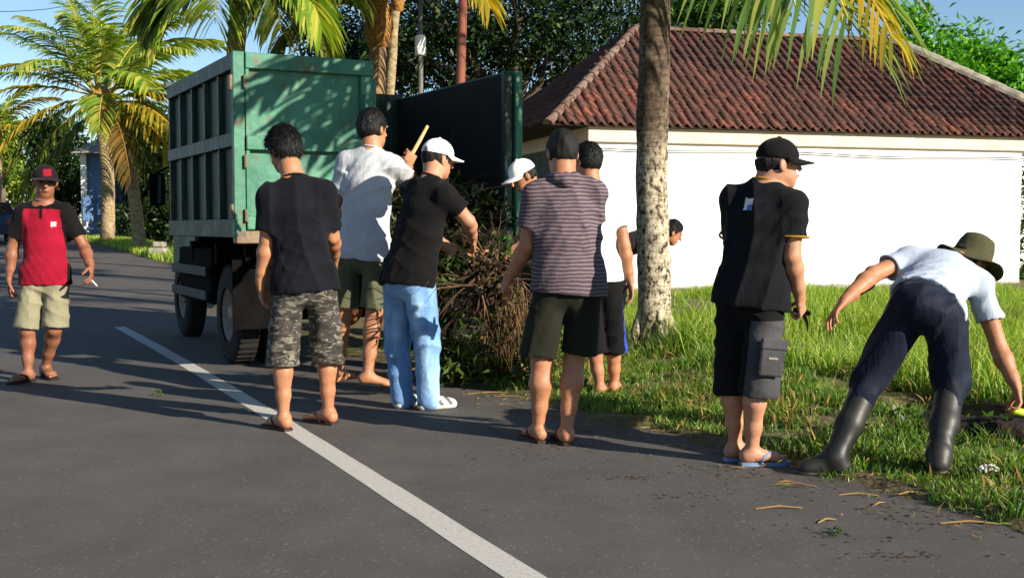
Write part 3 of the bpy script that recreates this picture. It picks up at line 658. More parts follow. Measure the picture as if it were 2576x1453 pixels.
# ---------------------------------------------------------------- grass
def blades(pos, h, wd, lean=.35, seed=1):
    rs = np.random.RandomState(seed); N = len(pos); a = rs.rand(N) * 2 * np.pi; b_ = rs.rand(N) * 2 * np.pi
    side = np.stack([np.cos(a), np.sin(a), np.zeros(N)], 1) * wd[:, None]
    ln = np.stack([np.cos(b_), np.sin(b_), np.zeros(N)], 1) * (h * lean * (.3 + rs.rand(N)))[:, None]
    up = np.zeros((N, 3)); up[:, 2] = h
    V = np.stack([pos - side, pos + side, pos + side * .8 + up * .55 + ln * .3, pos - side * .8 + up * .55 + ln * .3, pos + side * .12 + up * .95 + ln, pos - side * .12 + up * .95 + ln], 1)
    i = np.arange(N)[:, None] * 6
    return V.reshape(-1, 3), np.concatenate([i + [0, 1, 2, 3], i + [3, 2, 4, 5]], 0)
def grass_mask(x, y):
    s = sdist(x, y); a = R(27.8); lx = (x - TRK[0]) * math.cos(a) + (y - TRK[1]) * math.sin(a); ly = -(x - TRK[0]) * math.sin(a) + (y - TRK[1]) * math.cos(a)
    ok = ~((np.abs(lx) < 1.3) & (ly > -.1) & (ly < 5))
    q = (x - HO[0]) * HN[0] + (y - HO[1]) * HN[1]; ok &= q < -1.5
    ok &= (((x - 2.72) / .44) ** 2 + ((y - 6.4) / .52) ** 2) > .8 + .5 * fbm(x * 5, y * 5, 2)
    inD = (s > DITCH[0] - .1) & (s < DITCH[1] + .12) & (y < 8.6) & (x > 2.2); ok &= ~inD
    return s, ok
L_GR = leaf_mat('turf_grass', ['284612', '3d651a', '588426', '7a9438', '958c48'], trans=.35, patch=('75682f', 1.9, .60, .76))
L_TALL = leaf_mat('tall_grass', ['4a7218', '688f22', '88a632', 'a2b444', 'b8b45c'], trans=.42, patch=('6f7a2a', 1.2, .55, .75))
rs = np.random.RandomState(5)
N = 90000; y = 3.6 + 7.6 * rs.rand(N) ** 1.15; s_ = 2.6 * rs.rand(N) ** .9; x = edge_x(y) + s_ / .88
s, ok = grass_mask(x, y); den = fbm(x * 2.1 + 3, y * 2.1, 4); edge = fbm(x * 4.1, y * 4.1, 3) * .45 - .10
ok &= (s > edge) & (den + .22 * rs.rand(N) > .46 - .08 * (y < 6)); x, y, s = x[ok], y[ok], s[ok]
h = (.028 + .05 * rs.rand(len(x))) * (1 + 1.6 * sm(.9, 2.4, s)) * (.35 + 3.0 * fbm(x * 2.6, y * 2.6, 3) ** 2)
V, Fc = blades(np.stack([x, y, ground_z(x, y) - .004], 1), h, .0028 + .002 * rs.rand(len(x)), .7, 2)
tag(mk('short_grass', V, Fc, L_GR), 'short ragged turf along the road edge', 'grass', kind='stuff')
N = 105000; y = 6.5 + 13.2 * rs.rand(N); x = -1 + 11 * rs.rand(N); s, ok = grass_mask(x, y)
den = fbm(x * .9 + 3, y * .9 + 8, 4)
ok &= (s > 1.9 + .5 * den) & (np.abs(x / y) < .50) & (x / y > -.02) & (den > .30 + .1 * rs.rand(N)); x, y = x[ok], y[ok]
h = (.13 + .26 * rs.rand(len(x))) * (.25 + 2.6 * fbm(x * 1.3, y * 1.3, 3) ** 2) * (1 - .35 * sm(13, 19, y))
V, Fc = blades(np.stack([x, y, ground_z(x, y) - .01], 1), h, .003 + .003 * rs.rand(len(x)), .6, 3)
tag(mk('tall_grass', V, Fc, L_TALL), 'bright tall grass in front of the white wall', 'grass', kind='stuff')
N = 16000; y = 22 + 22 * rs.rand(N); s_ = .1 + 4 * rs.rand(N); x = edge_x(y) + s_ / .88
h = .10 + .12 * rs.rand(N); V, Fc = blades(np.stack([x, y, ground_z(x, y) - .01], 1), h, .010 + .012 * rs.rand(N), .5, 4)
tag(mk('far_verge_grass', V, Fc, L_TALL), 'sunlit grass strip below the twin palms', 'grass', kind='stuff')

# ================================================================== FIGURES (implicit surfaces meshed with surface nets)
def A3(*v): return np.array(v, float)
def ecap(a, b, ra, rb, u=None, cut=None):
    """tapered elliptical capsule; ra, rb radius or (lateral, depth); u = lateral axis; cut = list of (point, normal) half-spaces removed"""
    a = np.asarray(a, float); b = np.asarray(b, float)
    ra = np.array([ra, ra] if not hasattr(ra, '__len__') else ra, float); rb = np.array([rb, rb] if not hasattr(rb, '__len__') else rb, float)
    L = np.linalg.norm(b - a) + 1e-6; w = (b - a) / L
    if u is None: u = A3(1, 0, 0) if abs(w[0]) < .8 else A3(0, 1, 0)
    u = nrm(u - w * np.dot(u, w)); v = np.cross(w, u)
    mr = max(ra.max(), rb.max()); lo = np.minimum(a, b) - mr; hi = np.maximum(a, b) + mr
    def f(x, y, z):
        x = x - a[0]; y = y - a[1]; z = z - a[2]
        d = x * w[0] + y * w[1] + z * w[2]; t = np.clip(d / L, 0, 1); lz = d - t * L
        lx = x * u[0] + y * u[1] + z * u[2]; ly = x * v[0] + y * v[1] + z * v[2]
        rx = ra[0] + (rb[0] - ra[0]) * t; ry = ra[1] + (rb[1] - ra[1]) * t; rz = np.minimum(rx, ry)
        q = np.sqrt((lx / rx) ** 2 + (ly / ry) ** 2 + (lz / rz) ** 2) + 1e-5; l = np.sqrt(lx * lx + ly * ly + lz * lz) + 1e-7
        r = l * (1 - 1 / q)
        if cut is not None:
            for p, n in cut: r = np.maximum(r, (x + a[0] - p[0]) * n[0] + (y + a[1] - p[1]) * n[1] + (z + a[2] - p[2]) * n[2])
        return r
    return lo, hi, f
def ell(c, rad, fr, cut=None):
    """ellipsoid with radii along the frame rows fr"""
    c = np.asarray(c, float); fr = np.asarray(fr, float); rad = np.asarray(rad, float); m = rad.max()
    def f(x, y, z):
        x = x - c[0]; y = y - c[1]; z = z - c[2]; l = np.sqrt(x * x + y * y + z * z) + 1e-7; q = 0
        for k in range(3): q = q + ((x * fr[k][0] + y * fr[k][1] + z * fr[k][2]) / rad[k]) ** 2
        q = np.sqrt(q) + 1e-5; r = l * (1 - 1 / q)
        if cut is not None:
            for p, n in cut: r = np.maximum(r, (x + c[0] - p[0]) * n[0] + (y + c[1] - p[1]) * n[1] + (z + c[2] - p[2]) * n[2])
        return r
    return c - m, c + m, f
class Vol:
    def __init__(s, h): s.h = h; s.pr = []
    def add(s, p, k=.02, op=0): s.pr.append((p, k, op)); return s
    def chain(s, pts, rad, u=None, k=.012):
        for i in range(len(pts) - 1): s.add(ecap(pts[i], pts[i + 1], rad[i], rad[i + 1], u), k)
        return s
    def run(s, post=None, smooth=1):
        h = s.h; m = .035 + 2 * h
        lo = np.min([p[0][0] for p in s.pr if p[2] == 0], axis=0) - m; hi = np.max([p[0][1] for p in s.pr if p[2] == 0], axis=0) + m
        n = np.ceil((hi - lo) / h).astype(int) + 1
        ax = [(lo[k] + h * np.arange(n[k])).astype(np.float32) for k in range(3)]
        D = np.full(n, .08, np.float32)
        for (l, g, f), k, op in s.pr:
            i0 = np.maximum(((l - k - 3 * h - lo) / h).astype(int), 0); i1 = np.minimum(((g + k + 3 * h - lo) / h).astype(int) + 2, n)
            if (i1 <= i0).any(): continue
            sl = tuple(slice(i0[j], i1[j]) for j in range(3))
            d = f(ax[0][sl[0]][:, None, None], ax[1][sl[1]][None, :, None], ax[2][sl[2]][None, None, :]).astype(np.float32); S = D[sl]
            if op == 0:
                if k > 0: e = np.maximum(k - np.abs(S - d), 0) / k; D[sl] = np.minimum(S, d) - e * e * k * .25
                else: D[sl] = np.minimum(S, d)
            else: D[sl] = np.maximum(S, -d)
        if post is not None:
            idx = np.nonzero(np.abs(D) < .05)
            P = [ax[j][idx[j]] for j in range(3)]; D[idx] = post(P[0], P[1], P[2], D[idx])
            # voxels pushed by cuts stay consistent because cuts only act in this band and beyond it by sign
        V, Q = surface_nets(D, lo, h)
        for _ in range(smooth): V = relax(V, Q)
        return V, Q
def surface_nets(D, lo, h):
    n = D.shape; S = D < 0
    c = np.zeros((n[0] - 1, n[1] - 1, n[2] - 1), np.int8)
    for a in (0, 1):
        for b_ in (0, 1):
            for d in (0, 1): c += S[a:n[0] - 1 + a, b_:n[1] - 1 + b_, d:n[2] - 1 + d]
    I = np.nonzero((c > 0) & (c < 8)); N = len(I[0]); ids = np.full(c.shape, -1, np.int32); ids[I] = np.arange(N)
    cor = [(a, b_, d) for a in (0, 1) for b_ in (0, 1) for d in (0, 1)]
    val = {q: D[I[0] + q[0], I[1] + q[1], I[2] + q[2]] for q in cor}
    acc = np.zeros((N, 3)); cnt = np.zeros(N)
    for q in cor:
        for k in range(3):
            if q[k] == 0:
                p = list(q); p[k] = 1; p = tuple(p); va, vb = val[q], val[p]; mk_ = (va < 0) != (vb < 0)
                t = np.where(mk_, va / (va - vb + 1e-12), 0)
                for j in range(3): acc[:, j] += np.where(mk_, q[j] + (t if j == k else 0), 0)
                cnt += mk_
    V = (np.stack(I, 1) + acc / cnt[:, None]) * h + lo
    Q = []
    for k in range(3):
        sl0 = [slice(1, -1)] * 3; sl1 = [slice(1, -1)] * 3; sl0[k] = slice(0, n[k] - 1); sl1[k] = slice(1, n[k])
        a = S[tuple(sl0)]; b_ = S[tuple(sl1)]; J = np.nonzero(a != b_); inside = a[J]
        J = [J[j] + (1 if j != k else 0) for j in range(3)]
        u, w = [(1, 2), (2, 0), (0, 1)][k]
        def cell(du, dw):
            q = [J[0].copy(), J[1].copy(), J[2].copy()]; q[u] -= du; q[w] -= dw; return ids[q[0], q[1], q[2]]
        f = np.stack([cell(1, 1), cell(0, 1), cell(0, 0), cell(1, 0)], 1); f[~inside] = f[~inside][:, ::-1]; Q.append(f)
    Q = np.concatenate(Q); return V, Q[(Q >= 0).all(1)]
def relax(V, Q, lam=.5):
    acc = np.zeros_like(V); cnt = np.zeros(len(V))
    for k in range(4):
        a = Q[:, k]; b_ = Q[:, (k + 1) % 4]
        for j in range(3): acc[:, j] += np.bincount(a, V[b_, j], len(V)) + np.bincount(b_, V[a, j], len(V))
        cnt += np.bincount(a, minlength=len(V)) + np.bincount(b_, minlength=len(V))
    return V * (1 - lam) + lam * acc / np.maximum(cnt, 1)[:, None]
def headframe(az, pitch, roll=0):
    a, p = R(az), R(pitch); f = A3(math.cos(a) * math.cos(p), math.sin(a) * math.cos(p), math.sin(p))
    r = nrm(np.cross(f, (0, 0, 1))); u = np.cross(r, f)
    if roll: c_, s_ = math.cos(R(roll)), math.sin(R(roll)); r, u = r * c_ + u * s_, u * c_ - r * s_
    return r, f, u

def skin_mat(name, a, b_):
    m, nt, b = new_mat(name); v = coords(nt, 'Object')
    r = ramp(nt, noise(nt, v, 9, 4), [(.3, a), (.7, b_)]); mt = ramp(nt, noise(nt, v, 70, 4, .7), [(.35, (.78, .72, .70, 1)), (.65, (1.08, 1.04, 1.02, 1))]); nt.links.new(mixc(nt, .7, r.outputs[0], mt.outputs[0], 'MULTIPLY'), b.inputs['Base Color'])
    b.inputs['Roughness'].default_value = .55; b.inputs['Specular IOR Level'].default_value = .4
    b.inputs['Subsurface Weight'].default_value = .12; b.inputs['Subsurface Radius'].default_value = (.012, .005, .003); b.inputs['Subsurface Scale'].default_value = 1
    add_bump(nt, b, noise(nt, v, 120, 3), .12, .003); return m
def cloth_mat(name, a, b_=None, weave=420, rough=.92, fold=.26, spec=.15):
    m, nt, b = new_mat(name); v = coords(nt, 'Object')
    if b_: r = ramp(nt, noise(nt, v, 5, 5, .6), [(.35, a), (.65, b_)]); nt.links.new(r.outputs[0], b.inputs['Base Color'])
    else: b.inputs['Base Color'].default_value = lin(a)
    b.inputs['Roughness'].default_value = rough; b.inputs['Specular IOR Level'].default_value = spec
    b.inputs['Sheen Weight'].default_value = .03
    n1 = add_bump(nt, b, noise(nt, coords(nt, 'Object', (1, 1, .35), (0, R(12), 0)), 26, 3, .5, .8), fold, .02)
    add_bump(nt, b, noise(nt, v, weave, 2), .12, .002, n1); return m
SKIN_A = skin_mat('skin_tan', '9c6a4c', 'b07c5a'); SKIN_B = skin_mat('skin_brown', '7a4e38', '8e5f46'); SKIN_C = skin_mat('skin_light', 'a8765a', 'ba896c')
M_HAIR = M('black_hair', '040303', '090706', scale=30, rough=.55, bump=.8, bscale=110, bdist=.01, spec=.3, stretch=(1, 1, .35))
M_HAIR2 = M('cropped_hair', '0b0807', '16110e', scale=40, rough=.7, bump=.7, bscale=160, bdist=.006)
M_EYE = M('eye_dark', '0d0907', rough=.2, bump=0)
M_LIP = M('lip', '7a4436', rough=.5, bump=0)
M_BROWNRUB = M('sandal_brown', '2e211a', '40302a', scale=12, rough=.75); M_BLKRUB = M('sandal_black', '131212', '201e1d', scale=12, rough=.7); M_BLUERUB = M('sandal_blue', '5f7390', '7589a5', scale=12, rough=.7)

def fold_fn(fr, org, seed, av=.0045, ah=.003, kv=7., kh=8.):
    r_, f_, u_ = fr; rs = random.Random(seed); p1, p2, p3, p4 = [rs.uniform(0, 6.28) for _ in range(4)]
    def g(x, y, z, D):
        X = x - org[0]; Y = y - org[1]; Z = z - org[2]
        a = X * r_[0] + Y * r_[1] + Z * r_[2]; b_ = X * f_[0] + Y * f_[1] + Z * f_[2]; c_ = X * u_[0] + Y * u_[1] + Z * u_[2]
        rg = lambda p: 2.0 * (1 - np.abs(np.sin(.5 * p))) ** 1.6 - .7
        m1 = .5 + .5 * np.sin(4.1 * c_ + 7 * a + p3); m2 = .5 + .5 * np.sin(9 * c_ - 5 * a + 4 * b_ + p4)
        d1 = rg(6.283 * kv * (a + .35 * b_) + 1.9 * np.sin(5.5 * c_ + p1) + 1.6 * c_ + p2)
        d2 = rg(6.283 * kh * (c_ + .35 * a * np.sign(np.sin(5 * a + p4))) + 1.5 * np.sin(8 * a + p2) + p1 + 3 * b_)
        d3 = np.sin(6.283 * kv * 2.1 * (a - .6 * c_) + 2 * np.sin(7 * c_ + p4))
        return D - .95 * (av * m1 * d1 + ah * m2 * d2 + .3 * av * m2 * d3)
    return g

def add_hand(vol, wrist, tip, palmn, curl=.35, right=True, sc=1.0, fist=False, spread=.0):
    """palm and five fingers; tip = where the knuckles point to; palmn = direction the palm faces"""
    d = nrm(np.asarray(tip) - np.asarray(wrist)); n = np.asarray(palmn, float); n = nrm(n - d * np.dot(n, d)); t = np.cross(d, n)
    if not right: t = -t                       # thumb side
    w = np.asarray(wrist, float); kn = w + d * .088 * sc
    vol.add(ecap(w - d * .02, w + d * .03, (.027 * sc, .02 * sc), (.036 * sc, .018 * sc), t), .015)
    vol.add(ecap(w + d * .03, kn - d * .005, (.036 * sc, .018 * sc), (.040 * sc, .014 * sc), t), .01)
    for i, (o, l) in enumerate(((.032, .074), (.0108, .083), (-.0108, .077), (-.031, .060))):
        p = kn + t * o * sc; a = curl * (.9 + .12 * i); dd = nrm(d + t * (o * spread * 6)); seg = [.45, .32, .25]; ang = a * .7
        for j in range(3):
            q = p + (dd * math.cos(ang) + n * math.sin(ang)) * l * sc * seg[j] * 1.05
            vol.add(ecap(p, q, .0090 * sc - .0007 * j, .0085 * sc - .0008 * j), .0015); p = q; ang += a
    b0 = w + d * .022 * sc + t * .026 * sc; th = nrm(d * .75 + t * (.75 if not fist else .25) + n * (.45 if not fist else .9))
    b1 = b0 + th * .045 * sc; th2 = nrm(th + d * .35 - t * .25 + n * curl * .5); b2 = b1 + th2 * .034 * sc; b3 = b2 + nrm(th2 + n * curl * .4 + d * .2) * .026 * sc
    vol.add(ecap(b0, b1, .0155 * sc, .0125 * sc), .012); vol.add(ecap(b1, b2, .0118 * sc, .0108 * sc), .004); vol.add(ecap(b2, b3, .0105 * sc, .009 * sc), .004)

def sandal(root, ank, d, z0, mat, sc=1.0):
    d = nrm(A3(d[0], d[1], 0)); s = A3(-d[1], d[0], 0); o = A3(ank[0], ank[1], z0)
    out = [(-.062, .0), (-.055, .027), (-.01, .036), (.05, .036), (.11, .044), (.155, .044), (.185, .028), (.195, .0), (.185, -.026), (.155, -.042), (.11, -.040), (.05, -.034), (-.01, -.034), (-.055, -.026)]
    n = len(out); V = [o + d * a * sc + s * b_ * sc + A3(0, 0, z) for z in (0, .018) for a, b_ in out]
    so = mk('sandal', V, [tuple(range(n - 1, -1, -1)), tuple(range(n, 2 * n))] + [(i, (i + 1) % n, n + (i + 1) % n, n + i) for i in range(n)], mat, root)
    mb = MB(); tp_ = o + d * .145 * sc + A3(0, 0, .02)
    for sg in (1, -1): mb.tube([tp_, tp_ + A3(0, 0, .022) - d * .02, o + d * .085 * sc + s * sg * .025 + A3(0, 0, .066), o + d * .05 * sc + s * sg * .042 + A3(0, 0, .05), o + d * .03 * sc + s * sg * .037 + A3(0, 0, .016)], [.005, .007, .009, .009, .007], 6)
    mb.build('strap', mat, so, smooth=True)

def foot(vol, ank, d, z0, sc=1.0, lift=0.0, inward=1):
    d = nrm(A3(d[0], d[1], 0)); s = A3(-d[1], d[0], 0) * inward; a = np.asarray(ank, float); g = A3(a[0], a[1], z0)
    vol.add(ecap(a, g - d * .028 * sc + A3(0, 0, .032 + lift), (.033, .036), (.030, .030)), .02)
    vol.add(ecap(g - d * .03 * sc + A3(0, 0, .030 + lift), g + d * .125 * sc + A3(0, 0, .024), (.031, .029), (.043, .022), s), .03)
    vol.add(ecap(a - A3(0, 0, .01), g + d * .11 * sc + A3(0, 0, .028), (.032, .034), (.034, .016), s), .03)
    for i, (o, l, r) in enumerate(((.030, .055, .0135), (.010, .052, .0098), (-.007, .046, .0095), (-.022, .038, .009), (-.035, .028, .009))):
        p = g + d * (.125 - .006 * i) * sc + s * o + A3(0, 0, .016); vol.add(ecap(p, p + d * l * sc - A3(0, 0, .003), r * 1.1, r), .008)

def person(label, Z, J, heading, head, skin, shirt=None, pants=None, feet=None, hair=True, hair_mat=None, hat=None, hands=None, extras=None, sc=1.0, group='men clearing the verge', h=.006, sleeve=.62, hem_t=-.13, loose=1.0, seed=0, fat=1.0, face=False, z0=0.0, bend=None, chk=False, bushy=1.0):
    """J: joints as photo position + depth offset; heading: way the chest faces (degrees, 90 = away from the camera)"""
    P = {k: (at(q[0], q[1], Z + (q[2] if len(q) > 2 else 0))) for k, q in J.items()}
    up = nrm(P['neck'] - P['pelvis']); f = A3(math.cos(R(heading)), math.sin(R(heading)), 0)
    if bend is not None: f = nrm(A3(*bend))
    r_ = nrm(np.cross(f, up)); f = np.cross(up, r_); N, Pv = P['neck'], P['pelvis']; T = np.linalg.norm(N - Pv)
    fr = (r_, f, up)
    for sd, sg in (('l', -1), ('r', 1)):
        if 'sh_' + sd not in P: P['sh_' + sd] = N - up * .084 * sc + r_ * sg * .160 * sc
        if 'hip_' + sd not in P: P['hip_' + sd] = Pv + r_ * sg * .088 * sc - up * .02
        if 'el_' + sd not in P: P['el_' + sd] = P['sh_' + sd] + A3(0, 0, -.28) * sc + f * .06
        if 'wr_' + sd not in P: P['wr_' + sd] = P['el_' + sd] + nrm(f * .9 - A3(0, 0, .45)) * .24 * sc
    if chk:
        dd = lambda a, b_: np.linalg.norm(P[a] - P[b_]); print('%-30s T %.2f' % (label[:30], T), ' '.join('%s %.2f/%.2f/%.2f/%.2f' % (s, dd('sh_' + s, 'el_' + s), dd('el_' + s, 'wr_' + s), dd('hip_' + s, 'kn_' + s), dd('kn_' + s, 'an_' + s)) for s in 'lr'), 'ank z %.2f %.2f head %.2f' % (P['an_l'][2], P['an_r'][2], P['head'][2]))
    base = A3((P['an_l'][0] + P['an_r'][0]) / 2, (P['an_l'][1] + P['an_r'][1]) / 2, z0)
    root = empty('person', base); tag(root, label, 'person', group)
    hds = sc * 1.05; hr, hf, hu = headframe(*head); HF = (hr, hf, hu); H = P['head']
    # ---- body: one continuous surface
    v = Vol(h)
    v.add(ell(H + hu * .012 * hds - hf * .008, (.074 * hds, .094 * hds, .100 * hds), HF), .0)
    v.add(ell(H + hf * .030 * hds - hu * .062 * hds, (.056 * hds, .058 * hds, .058 * hds), HF), .03)
    v.add(ell(H + hf * .052 * hds - hu * .098 * hds, (.030 * hds, .026 * hds, .020 * hds), HF), .02)
    v.add(ecap(H + hf * .088 * hds + hu * .012, H + hf * .106 * hds - hu * .028 * hds, (.010, .010), (.017, .013), hr), .012)
    v.add(ell(H + hf * .083 * hds - hu * .064 * hds, (.024, .014, .011), HF), .008)
    for sg in (-1, 1):
        v.add(ell(H + hr * sg * .077 * hds - hu * .012 * hds - hf * .004, (.011, .020, .032), (nrm(hr + hf * .35 * -sg * -1), hf, hu)), .006)
        v.add(ell(H + hr * sg * .034 * hds + hf * .082 * hds + hu * .022 * hds, (.020, .008, .008), HF), .01)
    nb = N + up * .0
    v.chain([H - hu * .05 * hds - hf * .022 * hds, H * .35 + nb * .65, nb - up * .03], [.058 * sc, .057 * sc, .066 * sc], k=.03)
    v.chain([nb - up * .04, N - up * T * .25, N - up * T * .6, Pv + up * .02], [(.09, .055), (.128 * fat, .078), (.11 * fat, .07), (.115, .075)], r_, .05)
    for sd, sg in (('l', -1), ('r', 1)):
        S, E, W_ = P['sh_' + sd], P['el_' + sd], P['wr_' + sd]
        v.chain([nb - up * .03, S], [.045, .050], k=.05)
        v.chain([S, S * .55 + E * .45, E], [.050 * sc, .049 * sc, .041 * sc], k=.03)
        v.chain([E, E * .72 + W_ * .28, E * .25 + W_ * .75, W_], [.041 * sc, .046 * sc, .033 * sc, (.028 * sc, .023 * sc)], k=.02)
        hs = (hands or {}).get(sd, {})
        tip = at(hs['tip'][0], hs['tip'][1], Z + hs['tip'][2]) if 'tip' in hs else W_ + (W_ - E)
        pn = hs.get('palm', -r_ * sg); add_hand(v, W_, tip, pn, hs.get('curl', .35), sd == 'r', sc * 1.02, hs.get('fist', False), hs.get('spread', .9))
        Hp, K, A = P['hip_' + sd], P['kn_' + sd], P['an_' + sd]
        lg = .78 if pants and pants['len'] >= 2 else 1.0
        bk = nrm(-f + (K - A) * .0)
        ax_ = nrm(A - K); bk = nrm(bk - ax_ * np.dot(bk, ax_))
        v.chain([Hp, Hp * .5 + K * .5, K], [.075 * sc * lg, .068 * sc * lg, .056 * sc * lg], k=.03)
        v.chain([K, K * .7 + A * .3 + bk * .016, K * .35 + A * .65 + bk * .008, A], [.052 * sc * lg, .053 * sc * fat * lg, .041 * sc * lg, (.031 * sc * lg, .036 * sc * lg)], r_, k=.025)
        if lg == 1.0:
            for q in (-1, 1):
                v.add(ecap(K * .86 + A * .14 + bk * .022 + r_ * q * .020, K * .55 + A * .45 + bk * .026 + r_ * q * .016, (.030 * sc, .032 * sc), (.024 * sc, .024 * sc)), .022)
                v.add(ell(A + r_ * q * .030 * sc + A3(0, 0, .004), (.013, .014, .016), np.eye(3)), .014)
            v.add(ell(K + f * .042 * sc, (.030 * sc, .020 * sc, .036 * sc), (r_, f, up)), .02)
        v.add(ell(E + nrm((E - S) + (E - W_)) * .026 * sc, (.016 * sc,) * 3, np.eye(3)), .02)
        fd = feet['d_' + sd]; fd = A3(math.cos(R(fd)), math.sin(R(fd)), 0)
        if feet['kind'] in ('sandal', 'bare'):
            lift = feet.get('lift_' + sd, 0); zz = z0 + feet.get('z_' + sd, 0) + (.018 if feet['kind'] == 'sandal' else .0)
            foot(v, A, fd, zz, sc, lift, 1 if sd == 'r' else -1)
            if feet['kind'] == 'sandal': sandal(root, A, fd, z0 + feet.get('z_' + sd, 0), feet['mat'], sc * 1.05)
    V, Q = v.run(smooth=1)
    mk('body', V, Q, skin, root, smooth=True)
    if face:
        for sg in (-1, 1):
            MB().lathe([(.001, -.008), (.009, -.006), (.0125, 0), (.009, .006), (.001, .008)], H + hr * sg * .032 * hds + hf * .0825 * hds + hu * .004, (hr, hu, hf), 10).build('eye', M_EYE, root, smooth=True)
            MB().tube([H + hr * sg * .018 + hf * .0925 * hds + hu * .022, H + hr * sg * .035 + hf * .089 * hds + hu * .027, H + hr * sg * .052 + hf * .072 * hds + hu * .021], [.004, .0045, .003], 6).build('eyebrow', M_HAIR, root, smooth=True)
        MB().tube([H - hr * .022 + hf * .090 * hds - hu * .064, H + hf * .0985 * hds - hu * .063, H + hr * .022 + hf * .090 * hds - hu * .064], [.003, .0055, .003], 6).build('lips', M_LIP, root, smooth=True)
    # ---- hair and headgear
    if hair:
        hm = hair_mat or M_HAIR; thick = (.9 if hm is M_HAIR else .35) * (.3 if hat else 1) * bushy
        hv = Vol(.006); c0 = H + hu * .016 * hds - hf * .012 * hds
        cut = [(H + hf * .022 * hds, nrm(hf * .80 - hu * .60)), (H - hu * .074 * hds, -hu)]
        if hat: cut.append((H + hu * .028 * hds, hu))
        hv.add(ell(c0, ((.0765 + .009 * thick) * hds, (.096 + .010 * thick) * hds, (.102 + .012 * thick) * hds), HF, cut), 0)
        rsx = random.Random(seed + 5); ph = [rsx.uniform(0, 6) for _ in range(4)]
        amp = .0016
        def hp_(x, y, z, D): return D + amp * (np.sin(95 * x + 40 * z + ph[0] + 2 * np.sin(30 * y)) + np.sin(88 * y - 60 * z + ph[1]) + .8 * np.sin(150 * x - 120 * y + ph[2]))
        V, Q = hv.run(hp_, 1); ho = mk('hair', V, Q, hm, root, smooth=True)
        rg_ = np.random.RandomState(seed + 77); sel = rg_.randint(0, len(V), 3200 if hm is M_HAIR else 2600); p = V[sel]; n = p - c0; n /= np.linalg.norm(n, axis=1)[:, None]
        flow = rg_.normal(size=n.shape) * .45 - hu * .9 - n * 0; t = flow - n * (flow * n).sum(1)[:, None]; t /= np.linalg.norm(t, axis=1)[:, None] + 1e-6
        ln = (.022 * min(1.6, max(.35, thick)) * (.5 + rg_.rand(len(p)))) if hm is M_HAIR else .006 * (.5 + rg_.rand(len(p)))
        tip = p + (t * .95 + n * .22) * ln[:, None]; sd2 = np.cross(n, t) * (.0022 if hm is M_HAIR else .0013)
        VV = np.stack([p - sd2 - n * .002, p + sd2 - n * .002, tip], 1).reshape(-1, 3)
        mk('hair_strands', VV, np.arange(len(VV)).reshape(-1, 3), hm, ho)['kind'] = 'stuff'
    if hat: hat(root, H, HF, hds)
    # ---- clothes
    if shirt:
        sv = Vol(.0072); lo_ = loose
        pts = [Pv + up * T * t for t in (hem_t - .06, .12, .42, .68, .84, .94)]
        rad = [(.172 * lo_ * fat, .124 * lo_ * fat), (.160 * lo_ * fat, .116 * lo_ * fat), (.152 * lo_ * fat, .110 * lo_ * fat), (.160 * lo_, .112 * lo_), (.138 * lo_, .094 * lo_), (.080, .062)]
        rad = [(a * sc, b_ * sc) for a, b_ in rad]
        sv.chain(pts, rad, r_, .03)
        if pants:
            sv.chain([Pv + up * T * .16, Pv + up * .02, Pv - up * .05, Pv - up * .12], [(.152 * fat * sc, .116 * fat * sc), (.170 * fat * sc, .130 * fat * sc), (.172 * fat * sc, .132 * sc), (.172 * fat * sc, .132 * sc)], r_, .02)
            for sd in 'lr':
                pl_ = pants.get('loose', 1.0); Hq = P['hip_' + sd]; sv.add(ecap(Hq + up * .05, Hq - up * .09, .088 * pl_ * sc + .015, .094 * pl_ * sc + .016), .02)
            sv.add(ell(Pv - f * .045 - up * .05, (.158 * sc, .104 * sc, .116 * sc), fr), .03)
        for sd, sg in (('l', -1), ('r', 1)):
            S, E = P['sh_' + sd], P['el_' + sd]; d = nrm(E - S); ce = S + (E - S) * sleeve
            sv.chain([nb - up * .022 - f * .01 + r_ * sg * .035, S], [.050 * sc, .056 * sc], k=.05)
            rs1 = .062 * sc * lo_; rs2 = .072 * sc * lo_
            sv.add(ecap(S, ce + d * .06, rs1, rs2, None, [(ce, d)]), .065)
        sv.add(ecap(nb + up * .048, nb + up * .10 + (H - nb) * .5, .052 * sc, .060 * sc), 0, 1)
        for sd in 'lr':
            S, E = P['sh_' + sd], P['el_' + sd]; d = nrm(E - S); ce = S + (E - S) * sleeve
            sv.add(ecap(ce - d * .012, ce + d * .08, .052 * sc * lo_, .054 * sc * lo_), 0, 1)
        ff = fold_fn(fr, Pv, seed, *shirt.get('fold', (.006, .004)))
        hp0 = Pv + up * T * hem_t; tilt = shirt.get('tilt', (0, 0)); hn = nrm(-up + r_ * tilt[0] + f * tilt[1])
        def post(x, y, z, D):
            D = ff(x, y, z, D)
            return np.maximum(D, (x - hp0[0]) * hn[0] + (y - hp0[1]) * hn[1] + (z - hp0[2]) * hn[2])
        V, Q = clip_run(sv, post, hp0, hn)
        idx = shirt['idx'](V[Q].mean(1), fr, P) if 'idx' in shirt else None
        so = mk(shirt.get('name', 't_shirt'), V, Q, shirt['mat'], root, smooth=True, matidx=idx)
        if shirt.get('hood'):
            hv = Vol(.008); hv.chain([nb + r_ * .075 + up * .01, nb - f * .062 + r_ * .045 - up * .005, nb - f * .078 - up * .02, nb - f * .062 - r_ * .045 - up * .005, nb - r_ * .075 + up * .01], [.022, .032, .038, .032, .022], k=.02)
            V, Q = hv.run(fold_fn(fr, Pv, seed + 9, .004, .004, 11, 12), 1); mk('hood', V, Q, shirt['mat'], so, smooth=True)
